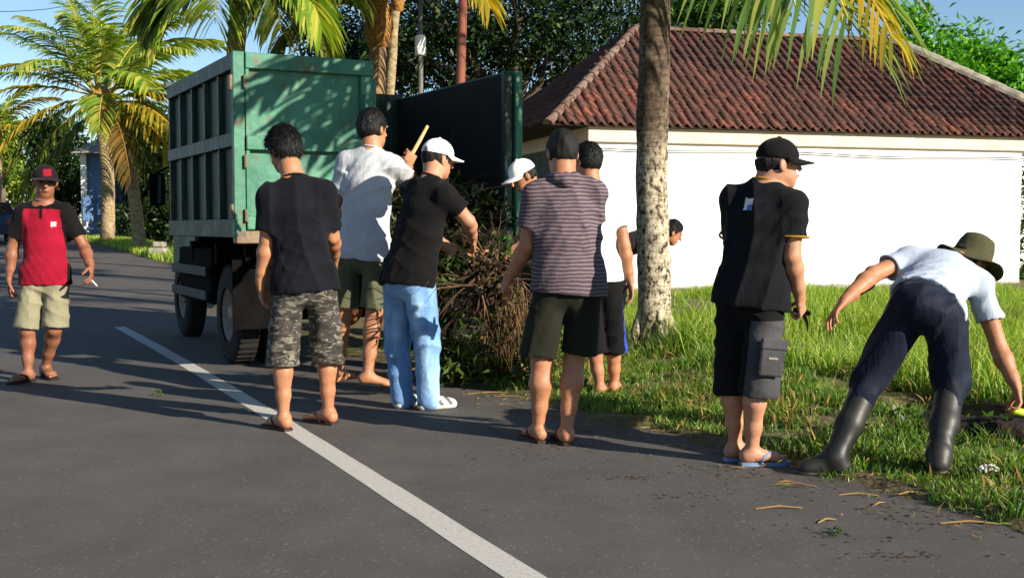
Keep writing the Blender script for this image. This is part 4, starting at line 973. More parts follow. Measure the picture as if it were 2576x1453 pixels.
        if shirt.get('cuff'):
            for sd in 'lr':
                S, E = P['sh_' + sd], P['el_' + sd]; d = nrm(E - S); ce = S + (E - S) * sleeve; e1 = nrm(np.cross(d, (0, 1, .2))); e2 = np.cross(d, e1)
                MB().tube([ce - d * .004 + (e1 * math.cos(R(24 * k)) + e2 * math.sin(R(24 * k))) * .074 * sc * lo_ for k in range(16)], .0065, 6, False).build('cuff', shirt['cuff'], so, smooth=True)
        if shirt.get('collar'):
            mb = MB(); cp = []
            for k in range(15):
                a = 2 * math.pi * k / 14; cp.append(nb + up * (.016 + .014 * (-math.cos(a))) * sc + r_ * math.sin(a) * .063 * sc + f * (math.cos(a) * .060 + .002) * sc)
            mb.tube(cp, shirt.get('cw', .009), 6, False); mb.build('collar', shirt['collar'], so, smooth=True)
    if pants:
        pv = Vol(.0075); pl = pants.get('loose', 1.0); wt = pants.get('waist_t', .06)
        pv.chain([Pv + up * T * wt, Pv + up * .02, Pv - up * .05], [(.138 * fat * sc, .102 * fat * sc), (.156 * fat * sc, .116 * fat * sc), (.156 * fat * sc, .118 * sc)], r_, .03)
        pv.add(ell(Pv - f * .045 - up * .05, (.136 * sc, .070 * sc, .096 * sc), fr), .04)
        for sd, sg in (('l', -1), ('r', 1)):
            Hp, K, A = P['hip_' + sd], P['kn_' + sd], P['an_' + sd]; c_ = pants['len']
            if c_ <= 1.0 or pants.get('short'):
                ce = Hp + (K - Hp) * c_ if c_ <= 1 else K + (A - K) * (c_ - 1)
                d = nrm(K - Hp) if c_ <= 1 else nrm((K - Hp) * .4 + nrm(A - K) * .6)
                r2 = pants.get('hem_r', .098) * sc; ce = ce + r_ * sg * pants.get('spread', .01)
                pv.add(ecap(Hp, Hp * .45 + ce * .55, (.086 * pl * sc, .102 * pl * sc), (.088 * pl * sc, .100 * pl * sc), r_), .035)
                pv.add(ecap(Hp * .45 + ce * .55, ce + d * .08, (.088 * pl * sc, .100 * pl * sc), r2, r_, [(ce, d)]), .008)
            else:
                rr = pants.get('rad', (.098, .082, .072, .075))
                pv.chain([Hp, K, K * .5 + A * .5, A + (K - A) * .02], [(rr[0] * sc * .92, rr[0] * sc * 1.06), rr[1] * sc, rr[2] * sc, rr[3] * sc], r_, .02)
        for sd in 'lr':
            Hp, K, A = P['hip_' + sd], P['kn_' + sd], P['an_' + sd]; c_ = pants['len']
            if c_ <= 1.0 or pants.get('short'):
                ce = Hp + (K - Hp) * c_ if c_ <= 1 else K + (A - K) * (c_ - 1); d = nrm(K - Hp) if c_ <= 1 else nrm((K - Hp) * .4 + nrm(A - K) * .6); ce = ce + r_ * (1 if sd == 'r' else -1) * pants.get('spread', .01)
                pv.add(ecap(ce - d * .02, ce + d * .09, pants.get('hem_r', .098) * sc - .024, pants.get('hem_r', .098) * sc - .020), 0, 1)
        fo = pants.get('fold', (.006, .005)); ff2 = fold_fn(fr, Pv + A3(.1, .2, .3), seed + 50, fo[0], fo[1], pants.get('kv', 6), pants.get('kh', 9))
        top = Pv + up * T * (wt + .06)
        def post2(x, y, z, D): return np.maximum(ff2(x, y, z, D), (x - top[0]) * up[0] + (y - top[1]) * up[1] + (z - top[2]) * up[2])
        V, Q = clip_run(pv, post2, top, up)
        idx = pants['idx'](V[Q].mean(1), fr, P) if 'idx' in pants else None
        mk(pants['name'], V, Q, pants['mat'], root, smooth=True, matidx=idx)
    if feet['kind'] in ('shoe', 'boot'):
        for sd in 'lr':
            A, K = P['an_' + sd], P['kn_' + sd]; fd = feet['d_' + sd]; d = A3(math.cos(R(fd)), math.sin(R(fd)), 0); s = A3(-d[1], d[0], 0); zz = z0 + feet.get('z_' + sd, 0); g = A3(A[0], A[1], zz)
            bv = Vol(.0065)
            bv.add(ecap(g - d * .035 + A3(0, 0, .045), g + d * (.17 if feet['kind'] == 'shoe' else .145) + A3(0, 0, .034), (.040, .045), (.046, .034), s), 0)
            bv.add(ecap(A, g + d * .12 + A3(0, 0, .045), (.045, .045), (.044, .032), s), .03)
            if feet['kind'] == 'boot':
                tpb = K + (A - K) * feet.get('top', .12)
                bv.chain([tpb, tpb * .5 + A * .5, A, g - d * .02 + A3(0, 0, .05)], [.068, .064, .052, .048], k=.03)
                bv.add(ecap(tpb + (K - A) * .03, tpb + (A - K) * .02, .060, .060), 0, 1)
            lim = K + (A - K) * feet.get('top', .12) if feet['kind'] == 'boot' else A + A3(0, 0, .03)
            bd = nrm(K - A) if feet['kind'] == 'boot' else A3(0, 0, 1)
            wv = random.Random(seed).uniform(0, 6)
            def post3(x, y, z, D):
                if feet['kind'] == 'boot':
                    hh = (x - A[0]) * bd[0] + (y - A[1]) * bd[1] + (z - A[2]) * bd[2]
                    D = D + .0016 * np.sin(hh * 55 + 3 * np.sin(x * 30 + y * 22 + wv)) * np.exp(-((hh - .05) / .07) ** 2)
                D = np.maximum(D, (x - lim[0]) * bd[0] + (y - lim[1]) * bd[1] + (z - lim[2]) * bd[2])
                return np.maximum(D, zz + .002 - z)
            V, Q = clip_run(bv, post3, lim, bd, floor=zz + .002)
            C = V[Q].mean(1); idx = (C[:, 2] < zz + feet.get('sole', .03)).astype(int)
            if feet['kind'] == 'shoe':
                al = (C - g) @ d; st = (np.abs(np.sin(al * 46 + C[:, 2] * 30)) > .72) & (C[:, 2] > zz + .035) & (C[:, 2] < zz + .085); idx[st] = 2
            mk('boot' if feet['kind'] == 'boot' else 'shoe', V, Q, feet['mat'], root, smooth=True, matidx=idx)
    if extras: extras(root, P, fr, HF)
    return root, P, fr
def clip_run(vol, post, p, n, floor=None):
    """mesh a volume with a half-space cut that also acts far from the surface"""
    far = (p, n)
    pr = vol.pr; big = 2.0
    def f(x, y, z): return -((x - p[0]) * n[0] + (y - p[1]) * n[1] + (z - p[2]) * n[2]) + 0 * x * y * z
    lo = np.min([q[0][0] for q in pr if q[2] == 0], axis=0) - .1; hi = np.max([q[0][1] for q in pr if q[2] == 0], axis=0) + .1
    vol.pr = pr + [((lo, hi, f), 0, 1)]
    if floor is not None:
        vol.pr = vol.pr + [((lo, hi, lambda x, y, z: (z - floor) + 0 * x * y), 0, 1)]
    return vol.run(post, 1)

# ---- headgear
def cap_maker(mat, brim_mat=None, tilt=0., back_gap=False, panel=None):
    def make(root, H, HF, sc):
        hr, hf, hu = HF; u = nrm(hu + hf * -tilt); f = nrm(hf + hu * tilt); v = Vol(.006)
        v.add(ell(H + u * .030 * sc - f * .006, (.0865 * sc, .104 * sc, .094 * sc), (hr, f, u), [(H + u * .022 * sc, -u)]), 0)
        v.add(ell(H + u * .127 * sc - f * .006, (.010, .010, .006), (hr, f, u)), .004)
        bu = nrm(u + f * .18)
        if back_gap: v.add(ell(H - f * .105 * sc + u * .034 * sc, (.032, .03, .022), (hr, f, u)), 0, 1)
        V, Q = v.run(None, 1)
        idx = None; ms = mat
        if panel is not None:
            C = V[Q].mean(1) - H; idx = (((C @ f) > .03) & (np.abs(C @ hr + .012) < .030) & (np.abs((C @ u) - .072) < .026)).astype(int); ms = [mat, panel]
        o = mk('cap', V, Q, ms, root, smooth=True, matidx=idx)
        W_, D_ = 13, 6; Vt = []
        for top in (1, 0):
            for i in range(D_):
                for j in range(W_):
                    a = R(-78 + 156 * j / (W_ - 1)); rin = np.array([math.sin(a) * .088, math.cos(a) * .098]); ext = (.082 * math.cos(a * .92) ** .7) * i / (D_ - 1)
                    q = H + hr * (rin[0] + math.sin(a) * ext * .25) * sc + f * (rin[1] + ext - .006) * sc + u * (.028 - .010 * i / (D_ - 1) - .030 * (rin[0] / .088) ** 2 * (i / (D_ - 1) * .6 + .1) + (.0035 if top else -.0035)) * sc
                    Vt.append(q)
        ids = np.arange(2 * W_ * D_).reshape(2, D_, W_); Fc = []
        for t in range(2):
            for i in range(D_ - 1):
                for j in range(W_ - 1):
                    q = (ids[t, i, j], ids[t, i, j + 1], ids[t, i + 1, j + 1], ids[t, i + 1, j]); Fc.append(q if t == 0 else q[::-1])
        for j in range(W_ - 1): Fc.append((ids[0, D_ - 1, j], ids[0, D_ - 1, j + 1], ids[1, D_ - 1, j + 1], ids[1, D_ - 1, j]))
        mk('brim', Vt, Fc, brim_mat or mat, o, smooth=True)
    return make
def bucket_maker(mat, tilt=0.):
    def make(root, H, HF, sc):
        hr, hf, hu = HF; mb = MB()
        mb.lathe([(.001, .135), (.05, .132), (.078, .118), (.092, .08), (.101, .02), (.104, .008), (.140, -.008), (.182, -.024), (.186, -.029), (.180, -.031), (.14, -.016), (.101, -.0), (.095, .0)], H + hu * .01, (hr, hf, hu), 32)
        V = np.array(mb.v); rel = V - H; rad = np.hypot(rel @ hr, rel @ hf); ang = np.arctan2(rel @ hf, rel @ hr)
        V = H + (V - H) * sc * np.where(rad > .11, .93, .98)[:, None]; V += hu * ((np.sin(ang * 3 + 1) * .014 + np.sin(ang * 2) * .012) * sm(.10, .17, rad))[:, None]
        mk('bucket_hat', V, mb.f, mat, root, smooth=True)
    return make

# ================================================================== THE MEN
C_BLACK = cloth_mat('black_cotton', '0b0c10', '10121a'); C_BLACK2 = cloth_mat('black_jersey', '090809', '0f0e0f')
C_CHAR = cloth_mat('charcoal_polo', '0a0b0f', '101216'); C_OCHRE = cloth_mat('ochre_trim', '8a6a24')
C_WHITE = cloth_mat('white_cotton', 'b9bbbd', 'c6c8c9'); C_LGREY = cloth_mat('pale_grey_cotton', '98a4b2', 'a9b3bf'); C_RED = cloth_mat('crimson_knit', '7a0a20', '8a1028')
C_GWHITE = cloth_mat('grey_white_cotton', 'a3a7ab', 'b2b5b8'); C_OLIVE = cloth_mat('olive_cotton', '4c4e3b', '595b47'); C_DOLIVE = cloth_mat('dark_olive', '191a12', '202117'); C_KHAKI = cloth_mat('khaki_cotton', '77735c', '85816a')
C_DENIM, nt, b = new_mat('light_denim'); v = coords(nt, 'Object')
r = ramp(nt, noise(nt, coords(nt, 'Object', (1, 1, .3)), 8, 5, .6), [(.3, '4a6f9c'), (.5, '6f97c2'), (.7, '9bbcdc')]); wv = ramp(nt, noise(nt, v, 300, 2), [(.3, (.85, .85, .85, 1)), (.7, (1.1, 1.1, 1.1, 1))])
nt.links.new(mixc(nt, 1, r.outputs[0], wv.outputs[0], 'MULTIPLY'), b.inputs['Base Color']); b.inputs['Roughness'].default_value = .9; add_bump(nt, b, noise(nt, v, 30, 4), .4, .015)
C_NAVY = cloth_mat('navy_trousers', '0c1220', '121a2b', rough=.7); C_BLKSH = cloth_mat('black_shorts', '0a0a0b', '101011'); C_OLVSH = cloth_mat('olive_shirt', '2f3323', '3a3e2c'); C_DTEE = cloth_mat('dark_tee', '221f22', '2a272a')
C_LITGREY = cloth_mat('charcoal_canvas_lit', '343436', '454547'); C_BLUE = cloth_mat('blue_stripe', '2a3f9a')
C_CAMO, nt, b = new_mat('camouflage_cotton'); v = coords(nt, 'Object', (1, 1, 1.7), (0, R(14), 0))
n1 = noise(nt, v, 13, 3, .55, .9); n2 = noise(nt, coords(nt, 'Object', (1, 1, 2.4), (0, R(-16), 0)), 15, 3, .5, 1.2)
c = mixc(nt, ramp(nt, n2, [(.55, (0, 0, 0, 1)), (.57, (1, 1, 1, 1))]).outputs[0], ramp(nt, n1, [(.40, '1b1917'), (.42, '2f2b27'), (.54, '2f2b27'), (.56, '423c34')]).outputs[0], '6f6a5d')
nt.links.new(c, b.inputs['Base Color']); b.inputs['Roughness'].default_value = .9; add_bump(nt, b, noise(nt, coords(nt, 'Object'), 35, 3), .35, .012)
C_STRIPE, nt, b = new_mat('striped_jersey'); tc = nt.nodes.new('ShaderNodeTexCoord'); sx_ = nt.nodes.new('ShaderNodeSeparateXYZ'); nt.links.new(tc.outputs['Object'], sx_.inputs[0])
nz = noise(nt, tc.outputs['Object'], 7, 2); ma = nd(nt, 'Math', operation='MULTIPLY_ADD'); nt.links.new(nz, ma.inputs[0]); ma.inputs[1].default_value = .035; nt.links.new(sx_.outputs[2], ma.inputs[2])
mx_ = nd(nt, 'Math', operation='MULTIPLY'); nt.links.new(ma.outputs[0], mx_.inputs[0]); mx_.inputs[1].default_value = 6.2832 / .021
sn = nd(nt, 'Math', operation='SINE'); nt.links.new(mx_.outputs[0], sn.inputs[0])
rp = ramp(nt, sn.outputs[0], [(.25, '40333a'), (.6, '6f6064')]); nt.links.new(rp.outputs[0], b.inputs['Base Color']); b.inputs['Roughness'].default_value = .9
add_bump(nt, b, noise(nt, tc.outputs['Object'], 30, 3), .3, .012)
M_RUB = M('boot_rubber', '101314', '2a2823', scale=7, rough=.5, bump=.25, bscale=40, spec=.4); M_SOLE = M('boot_sole', '6f6552', '8c8270', scale=20, rough=.9)
M_SHOE = M('white_leather', 'c9c9c6', 'dcdcd8', scale=10, rough=.6); M_SHOE2 = M('shoe_grey', '55585c', rough=.6)
M_WCAP = cloth_mat('white_cap_cloth', 'e2e0dc', 'eceae6', fold=.15); M_BCAP = cloth_mat('black_cap_cloth', '0a0a0a', '101010', fold=.1); M_NCAP = cloth_mat('dark_cap_cloth', '171016', '1f161b', fold=.1); M_REDP = cloth_mat('cap_red_badge', '7e1524', fold=.1); M_HATOL = cloth_mat('olive_hat_cloth', '3a3a26', '4c4a32', fold=.3)
M_EMB = cloth_mat('white_emblem', 'd8cfc8'); M_EMBB = cloth_mat('blue_emblem', '5b6fb0')

# 1 man in red walking towards the camera
def idx_red(C, fr, P):
    r_, f, up = fr; N = P['neck']; q = C - N; a = q @ r_; u = q @ up; fw = q @ f
    i = np.zeros(len(C), int); i[np.abs(a) > .138 + .10 * np.clip(-u - .10, -.05, .4)] = 1; i[(u > -.055) & (np.abs(a) < .2)] = 1
    i[(np.abs(a) < .012) & (fw > 0) & (u > -.13)] = 1
    ea, eu = a + .092, u + .172; e = (fw > 0) & (((ea + eu) ** 2 / .0011 + (ea - eu) ** 2 / .00022 < 1) | ((ea - eu) ** 2 / .0012 + (ea + eu) ** 2 / .0003 < 1)); i[e] = 2; return i
_, P1, F1 = person('man in crimson and black polo shirt and khaki shorts walking on road', 8.95, dict(head=(114, 456, -.02), neck=(111, 508), pelvis=(114, 692), el_r=(32, 622), wr_r=(24, 696, -.02), el_l=(213, 624, .03), wr_l=(228, 672, -.14), kn_r=(68, 832, -.06), kn_l=(136, 828, -.02), an_r=(70, 940, -.06), an_l=(114, 922, .16)), -83, (-66, -8), SKIN_B,
       dict(name='polo_shirt', mat=[C_RED, C_BLACK2, M_EMB], idx=idx_red, collar=C_BLACK2, cw=.014, fold=(.005, .004)), dict(name='shorts', mat=C_KHAKI, len=.96, hem_r=.108, loose=1.05, fold=(.005, .005)), dict(kind='sandal', mat=M_BLKRUB, d_r=-112, d_l=-48, z_l=0), hat=cap_maker(M_NCAP, tilt=.05, panel=M_REDP), hands=dict(r=dict(tip=(24, 740, 0), curl=.5), l=dict(tip=(231, 704, -.2), curl=.6)), seed=1, sleeve=.68, face=True, fat=1.02)
# 2 man in camouflage shorts
person('man in black t-shirt and camouflage shorts seen from behind on white line', 6.76, dict(head=(713, 376, .08), neck=(741, 452), pelvis=(766, 702), el_l=(672, 606, -.02), wr_l=(655, 712, .0), el_r=(836, 596, .13), wr_r=(842, 650, .36), kn_l=(712, 888, .03), kn_r=(822, 880, .2), an_l=(713, 1050, .0), an_r=(826, 1036, .2)), 99, (140, -24, 0), SKIN_A,
       dict(mat=C_BLACK, fold=(.0075, .004), collar=C_BLACK, cw=.007), dict(name='shorts', mat=C_CAMO, len=1.2, short=True, hem_r=.10, loose=1.06, fold=(.005, .010), kh=10), dict(kind='sandal', mat=M_BROWNRUB, d_l=132, d_r=142), hands=dict(l=dict(tip=(660, 785, .05), curl=.4)), seed=2, sc=1.02, fat=1.0, sleeve=.78, loose=1.02, bushy=1.9)
# 3 man in white t-shirt reaching up with a stick
_, P3, F3 = person('man in white t-shirt and olive shorts reaching into truck with wooden stick', 8.1, dict(head=(938, 324, .06), neck=(934, 380), pelvis=(912, 622), el_r=(1020, 446, .18), wr_r=(1026, 412, .40), el_l=(850, 500, .08), wr_l=(858, 545, .34), kn_r=(942, 792, .05), kn_l=(864, 785, .14), an_r=(925, 943, -.02), an_l=(852, 930, .3)), 76, (52, -4), SKIN_A,
       dict(mat=C_GWHITE, fold=(.006, .008), collar=C_GWHITE, cw=.006), dict(name='shorts', mat=C_OLIVE, len=.86, hem_r=.108, loose=1.0, fold=(.007, .004)), dict(kind='bare', d_r=15, d_l=60, z_r=.075, z_l=.07, lift_r=.03), hands=dict(r=dict(tip=(1036, 388, .46), curl=.95, palm=(-.2, .9, .2), fist=True), l=dict(curl=.5)), seed=3, sc=1.1, sleeve=.8, z0=0, loose=1.04)
# 4 man in white cap and jeans
r4, P4, F4 = person('man in white cap, black t-shirt and pale blue jeans handling branches', 7.5, dict(head=(1101, 400, .13), neck=(1084, 452, .04), pelvis=(1030, 692), el_r=(1178, 556, -.02), wr_r=(1190, 600, .2), el_l=(1074, 596, .30), wr_l=(1160, 638, .32), kn_l=(1000, 862, .13), kn_r=(1074, 862, -.02), an_l=(1013, 1006, .1), an_r=(1077, 1008, 0)), 47, (36, -10), SKIN_C,
       dict(mat=C_BLACK2, fold=(.009, .004), tilt=(.14, 0), collar=C_BLACK2, cw=.006), dict(name='jeans', mat=C_DENIM, len=2, rad=(.108, .086, .075, .072), fold=(.004, .006), kh=8), dict(kind='shoe', mat=[M_SHOE, M_SHOE, M_SHOE2], d_l=62, d_r=28), hair_mat=M_HAIR2, hat=cap_maker(M_WCAP, back_gap=True), hands=dict(r=dict(tip=(1194, 632, .28), curl=.8, palm=(-.3, .5, -.6)), l=dict(tip=(1200, 640, .32), curl=.8, palm=(0, .6, -.7))), seed=4, sc=1.04, fat=1.08, sleeve=.6, loose=1.04)
# 5 man in the striped shirt
person('man in mauve striped shirt and dark olive shorts seen from behind', 6.36, dict(head=(1413, 384, .06), neck=(1420, 448), pelvis=(1430, 706), el_l=(1326, 616, .02), wr_l=(1283, 698, .2), el_r=(1488, 592, .17), wr_r=(1442, 652, .36), kn_l=(1362, 914, .0), kn_r=(1443, 910, .02), an_l=(1354, 1078, .03), an_r=(1424, 1088, -.04)), 94, (112, -8), SKIN_A,
       dict(name='hooded_shirt', mat=C_STRIPE, fold=(.006, .005), tilt=(-.12, 0), hood=True), dict(name='shorts', mat=C_DOLIVE, len=.90, hem_r=.103, loose=1.06, fold=(.007, .003), spread=.028), dict(kind='sandal', mat=M_BROWNRUB, d_l=113, d_r=104), hair_mat=M_HAIR2, hands=dict(l=dict(tip=(1262, 728, .26), curl=.85)), seed=5, sc=1.03, fat=1.14, sleeve=.66, loose=1.04)
# 6 man half hidden behind the striped shirt
def idx_sh(C, fr, P):
    a = (C - P['pelvis']) @ fr[0]; return ((a > .12) & (np.abs((C - P['pelvis']) @ fr[1]) < .03)).astype(int)
person('man in white t-shirt and black shorts half hidden behind striped shirt', 7.95, dict(head=(1478, 404, .05), neck=(1490, 468), pelvis=(1498, 682), el_r=(1570, 618, .0), wr_r=(1585, 708, .02), kn_l=(1488, 838), kn_r=(1540, 838, .05), an_l=(1510, 978, 0), an_r=(1546, 974, .1)), 100, (130, -5), SKIN_A,
       dict(mat=C_WHITE, fold=(.006, .005)), dict(name='shorts', mat=[C_BLKSH, C_BLUE], idx=idx_sh, len=1.36, short=True, hem_r=.10, loose=1.02), dict(kind='sandal', mat=M_BROWNRUB, d_l=80, d_r=70, z_l=.03, z_r=.03), hands=dict(r=dict(tip=(1590, 750, .04), curl=.4)), seed=6, sleeve=.62)
# 7 man in white cap beyond the open door
def towel(root, P, fr, HF):
    r_, f, up = fr; N = P['neck']; mb = MB(); V = []; n = 13
    for k in range(n):
        a = R(-120 + 240 * k / (n - 1)); c_ = N + up * .035 - f * math.cos(a) * .085 + r_ * math.sin(a) * .095
        for j, (o, u) in enumerate(((.0, .05), (.03, .03), (.05, -.02), (.03, -.05))): V.append(c_ + nrm(-f * math.cos(a) + r_ * math.sin(a)) * o + up * u)
    mb.add(V, [(k * 4 + j, k * 4 + j + 1, (k + 1) * 4 + j + 1, (k + 1) * 4 + j) for k in range(n - 1) for j in range(3)]); o = mb.build('towel', C_WHITE, root, smooth=True)
    m_ = o.modifiers.new('solid', 'SOLIDIFY'); m_.thickness = .012
person('man in white cap and olive shirt with white towel beyond truck door', 8.9, dict(head=(1316, 442, -.06), neck=(1345, 480), pelvis=(1356, 682), kn_l=(1340, 800, -.1), kn_r=(1352, 800, .08), an_l=(1345, 925, -.08), an_r=(1360, 925, .1)), 195, (197, -28), SKIN_A,
       dict(mat=C_OLVSH, fold=(.006, .004)), dict(name='trousers', mat=C_BLKSH, len=2, rad=(.105, .085, .075, .07)), dict(kind='sandal', mat=M_BLKRUB, d_l=195, d_r=190, z_l=.06, z_r=.06), hat=cap_maker(M_WCAP), extras=towel, seed=7, hands=dict(l=dict(curl=.7), r=dict(curl=.7)))
# 8 man bent over behind the palm
person('man in dark t-shirt bent over behind the pale palm trunk', 11.8, dict(head=(1692, 584, .02), neck=(1656, 586), pelvis=(1545, 632), sh_l=(1638, 586, .17), sh_r=(1634, 596, -.17), el_l=(1640, 650, .2), wr_l=(1655, 705, .2), el_r=(1636, 655, -.2), wr_r=(1652, 712, -.2), kn_l=(1552, 738, .12), kn_r=(1556, 738, -.1), an_l=(1540, 836, .12), an_r=(1545, 840, -.1)), 0, (5, -30), SKIN_A,
       dict(mat=C_DTEE, fold=(.006, .004)), dict(name='trousers', mat=C_BLKSH, len=2, rad=(.105, .085, .075, .07)), dict(kind='sandal', mat=M_BLKRUB, d_l=10, d_r=0, z_l=.06, z_r=.06), seed=8, bend=(.35, 0, -.93))
# 9 man in black cap
def idx_polo(C, fr, P):
    r_, f, up = fr; q = C - P['neck']; a = q @ r_; u = q @ up; i = np.zeros(len(C), int)
    for s_ in 'lr':
        S, E = P['sh_' + s_], P['el_' + s_]; d = nrm(E - S); t = (C - S) @ d / np.linalg.norm(E - S)
        w = 0
    e = ((q @ f) < 0) & (np.abs(a + .030) < .024) & (np.abs(u + .105) < .030) & (np.abs(a + .030) < .024 * (1 - (u + .075) / -.07 * .0 ))
    i[e] = 2; i[e & (u < -.105) & (a > -.035)] = 3; return i
def idx_lit_side(C, fr, P):
    r_, f, up = fr; a = (C - P['pelvis']) @ r_; z = C[:, 2]; b_ = (C - P['pelvis']) @ f
    return ((a > .055) & (z < P['pelvis'][2] - .13)).astype(int)  # right side takes the lighter grey: sunlight put into the cloth colour
def cargo_pocket(root, P, fr, HF):
    Hp, K, A = P['hip_r'], P['kn_r'], P['an_r']; d = nrm(K - Hp); r_ = fr[0]; o = nrm(r_ * .75 - fr[1] * .65); s = np.cross(d, o)
    c_ = Hp + (K - Hp) * .70 + o * .118
    mb = MB().box(c_, (.02, .13, .17), [o, s, d]); p_ = mb.build('cargo_pocket', C_LITGREY, root, bevel=.008)
    MB().box(c_ - d * .075 + o * .006, (.024, .14, .055), [o, s, d]).build('pocket_flap', C_LITGREY, p_, bevel=.006)
    MB().box(c_ - d * .005 + o * .0125, (.004, .05, .010), [o, s, d]).build('pocket_label', C_KHAKI, p_)
_, P9, F9 = person('man in black cap, charcoal polo and cargo shorts holding a dark tool', 5.76, dict(head=(1957, 412, .0), neck=(1924, 466), pelvis=(1890, 738), el_r=(1993, 645, -.10), wr_r=(2012, 748, .0), el_l=(1850, 640, .2), wr_l=(1880, 745, .26), kn_l=(1846, 952, .08), kn_r=(1906, 955, -.05), an_l=(1850, 1122, .12), an_r=(1891, 1136, .0)), 56, (6, 2), SKIN_C,
       dict(name='polo_shirt', mat=[C_CHAR, C_OCHRE, M_EMB, M_EMBB], idx=idx_polo, collar=C_OCHRE, cuff=C_OCHRE, cw=.010, fold=(.008, .004)), dict(name='cargo_shorts', mat=[C_BLKSH, C_LITGREY], idx=idx_lit_side, len=1.2, short=True, hem_r=.108, loose=1.06, fold=(.006, .006)), dict(kind='sandal', mat=M_BLUERUB, d_l=22, d_r=6), hat=cap_maker(M_BCAP, tilt=-.12), hands=dict(r=dict(tip=(2022, 805, .06), curl=.95, fist=True)), extras=cargo_pocket, seed=9, face=True, sleeve=.64, loose=1.03, fat=1.03)
# 10 man bending over in rubber boots
_, P10, F10 = person('man in olive bucket hat, pale t-shirt and rubber boots bending over', 5.55, dict(head=(2440, 656, .58), neck=(2392, 664, .44), pelvis=(2325, 764, .05), sh_l=(2288, 652, .42), sh_r=(2460, 710, .33), el_l=(2197, 690, .30), wr_l=(2124, 756, .16), el_r=(2514, 878, .26), wr_r=(2556, 972, .15), hip_l=(2282, 786, .08), hip_r=(2372, 792, .0), kn_l=(2190, 948, .12), kn_r=(2394, 958, .04), an_l=(2101, 1148, -.03), an_r=(2362, 1142, -.18)), 70, (22, -30), SKIN_A,
       dict(mat=C_LGREY, fold=(.007, .005), collar=C_LGREY, cw=.006), dict(name='trousers', mat=C_NAVY, len=2, rad=(.114, .088, .052, .042), fold=(.006, .006), kh=8), dict(kind='boot', mat=[M_RUB, M_SOLE], d_l=168, d_r=70, z_l=-.005, z_r=.045, top=.18, sole=.022), hat=bucket_maker(M_HATOL), hands=dict(l=dict(tip=(2082, 806, .1), curl=.35, palm=(.2, -.3, -.9), spread=.8), r=dict(tip=(2570, 1040, .1), curl=.7)), seed=10, bend=(-.17, .5, -.815), sleeve=.58, hem_t=-.02)

# ================================================================== THINGS IN HANDS, BRANCHES, LITTER
m_stick = M('bare_wood', 'b08a56', 'c9a671', scale=8, rough=.7, stretch=(1, 1, 4))
hnd = P3['wr_r'] + nrm(at(1036, 388, 8.56) - P3['wr_r']) * .085
tipS = at(1075, 318, 8.75); d = nrm(tipS - hnd)
mb = MB(); mb.tube([hnd - d * .16, hnd, hnd * .5 + tipS * .5 + [.004, 0, .004], tipS], [.015, .015, .014, .012], 10)
tag(mb.build('wooden_stick', m_stick, off=hnd), 'pale wooden stick raised in hand of man in white t-shirt', 'stick')
m_tool = M('dark_steel', '1a1a1b', '2a2a2a', scale=10, rough=.5, metal=.4)
w9 = P9['wr_r']; h9 = w9 + nrm(at(2022, 805, 5.86) - w9) * .095
tl = empty('sickle', h9); tag(tl, 'small dark sickle hanging from hand of man in black cap', 'sickle')
dn = nrm(A3(.10, .05, -1)); sd_ = A3(.95, .2, .1)
MB().tube([h9 - sd_ * .045 + dn * -.01, h9 + sd_ * .0, h9 + sd_ * .04 + dn * .02], [.013, .014, .012], 8).build('handle', M('sickle_handle', '2a1c12', '3a281a', scale=10), tl, smooth=True)
V = []; p0 = h9 + sd_ * .04 + dn * .02
for k in range(9):
    a = R(-10 + 150 * k / 8); c_ = p0 - sd_ * .03 + dn * (.012 * k) + sd_ * .014 * math.sin(a); wd = .012 * (1 - k / 9)
    V += [c_ + sd_ * wd, c_ - sd_ * wd, c_ + A3(0, .004, 0)]
Fc = []
for k in range(8):
    for j in range(3): Fc.append((3 * k + j, 3 * k + (j + 1) % 3, 3 * k + 3 + (j + 1) % 3, 3 * k + 3 + j))
mk('blade', V, Fc, m_tool, tl)
w1 = P1['wr_l']; h1 = w1 + nrm(at(231, 704, 8.75) - w1) * .12
mb = MB(); mb.tube([h1, h1 + A3(.045, -.02, -.04)], .0055, 8); tag(mb.build('cigarette', M('cigarette_paper', 'd8d2c4', rough=.8), off=h1), 'pale cigarette in fingers of man in crimson polo', 'cigarette')
w10 = P10['wr_r']; h10 = w10 + nrm(at(2570, 1040, 5.65) - w10) * .13
bt = empty('plastic_bottle', h10); tag(bt, 'yellow green plastic bottle picked up by bending man', 'bottle')
MB().lathe([(.001, -.05), (.018, -.05), (.020, -.035), (.020, .02), (.010, .045), (.009, .075), (.001, .075)], h10, ([.2, .3, .93], [0, .95, -.3], [.97, -.1, -.2]), 14).build('bottle_body', M('lime_plastic', 'a8b92a', 'bcc93a', scale=5, rough=.35, spec=.5), bt, smooth=True)
MB().lathe([(.001, .076), (.015, .076), (.015, .094), (.001, .094)], h10, ([.2, .3, .93], [0, .95, -.3], [.97, -.1, -.2]), 12).build('bottle_cap', M('lime_cap', '6b7a1c', rough=.5), bt, smooth=True)
wl = P4['wr_l']; el = P4['el_l']; dw = nrm(wl - el); e1 = nrm(np.cross(dw, (0, 0, 1))); e2 = np.cross(dw, e1); c_ = wl - dw * .025
MB().tube([c_ + (e1 * math.cos(R(30 * k)) * .033 + e2 * math.sin(R(30 * k)) * .029) for k in range(13)], .008, 6, False).build('wrist_watch', M('watch_strap', '2b2320', rough=.6), r4, smooth=True)

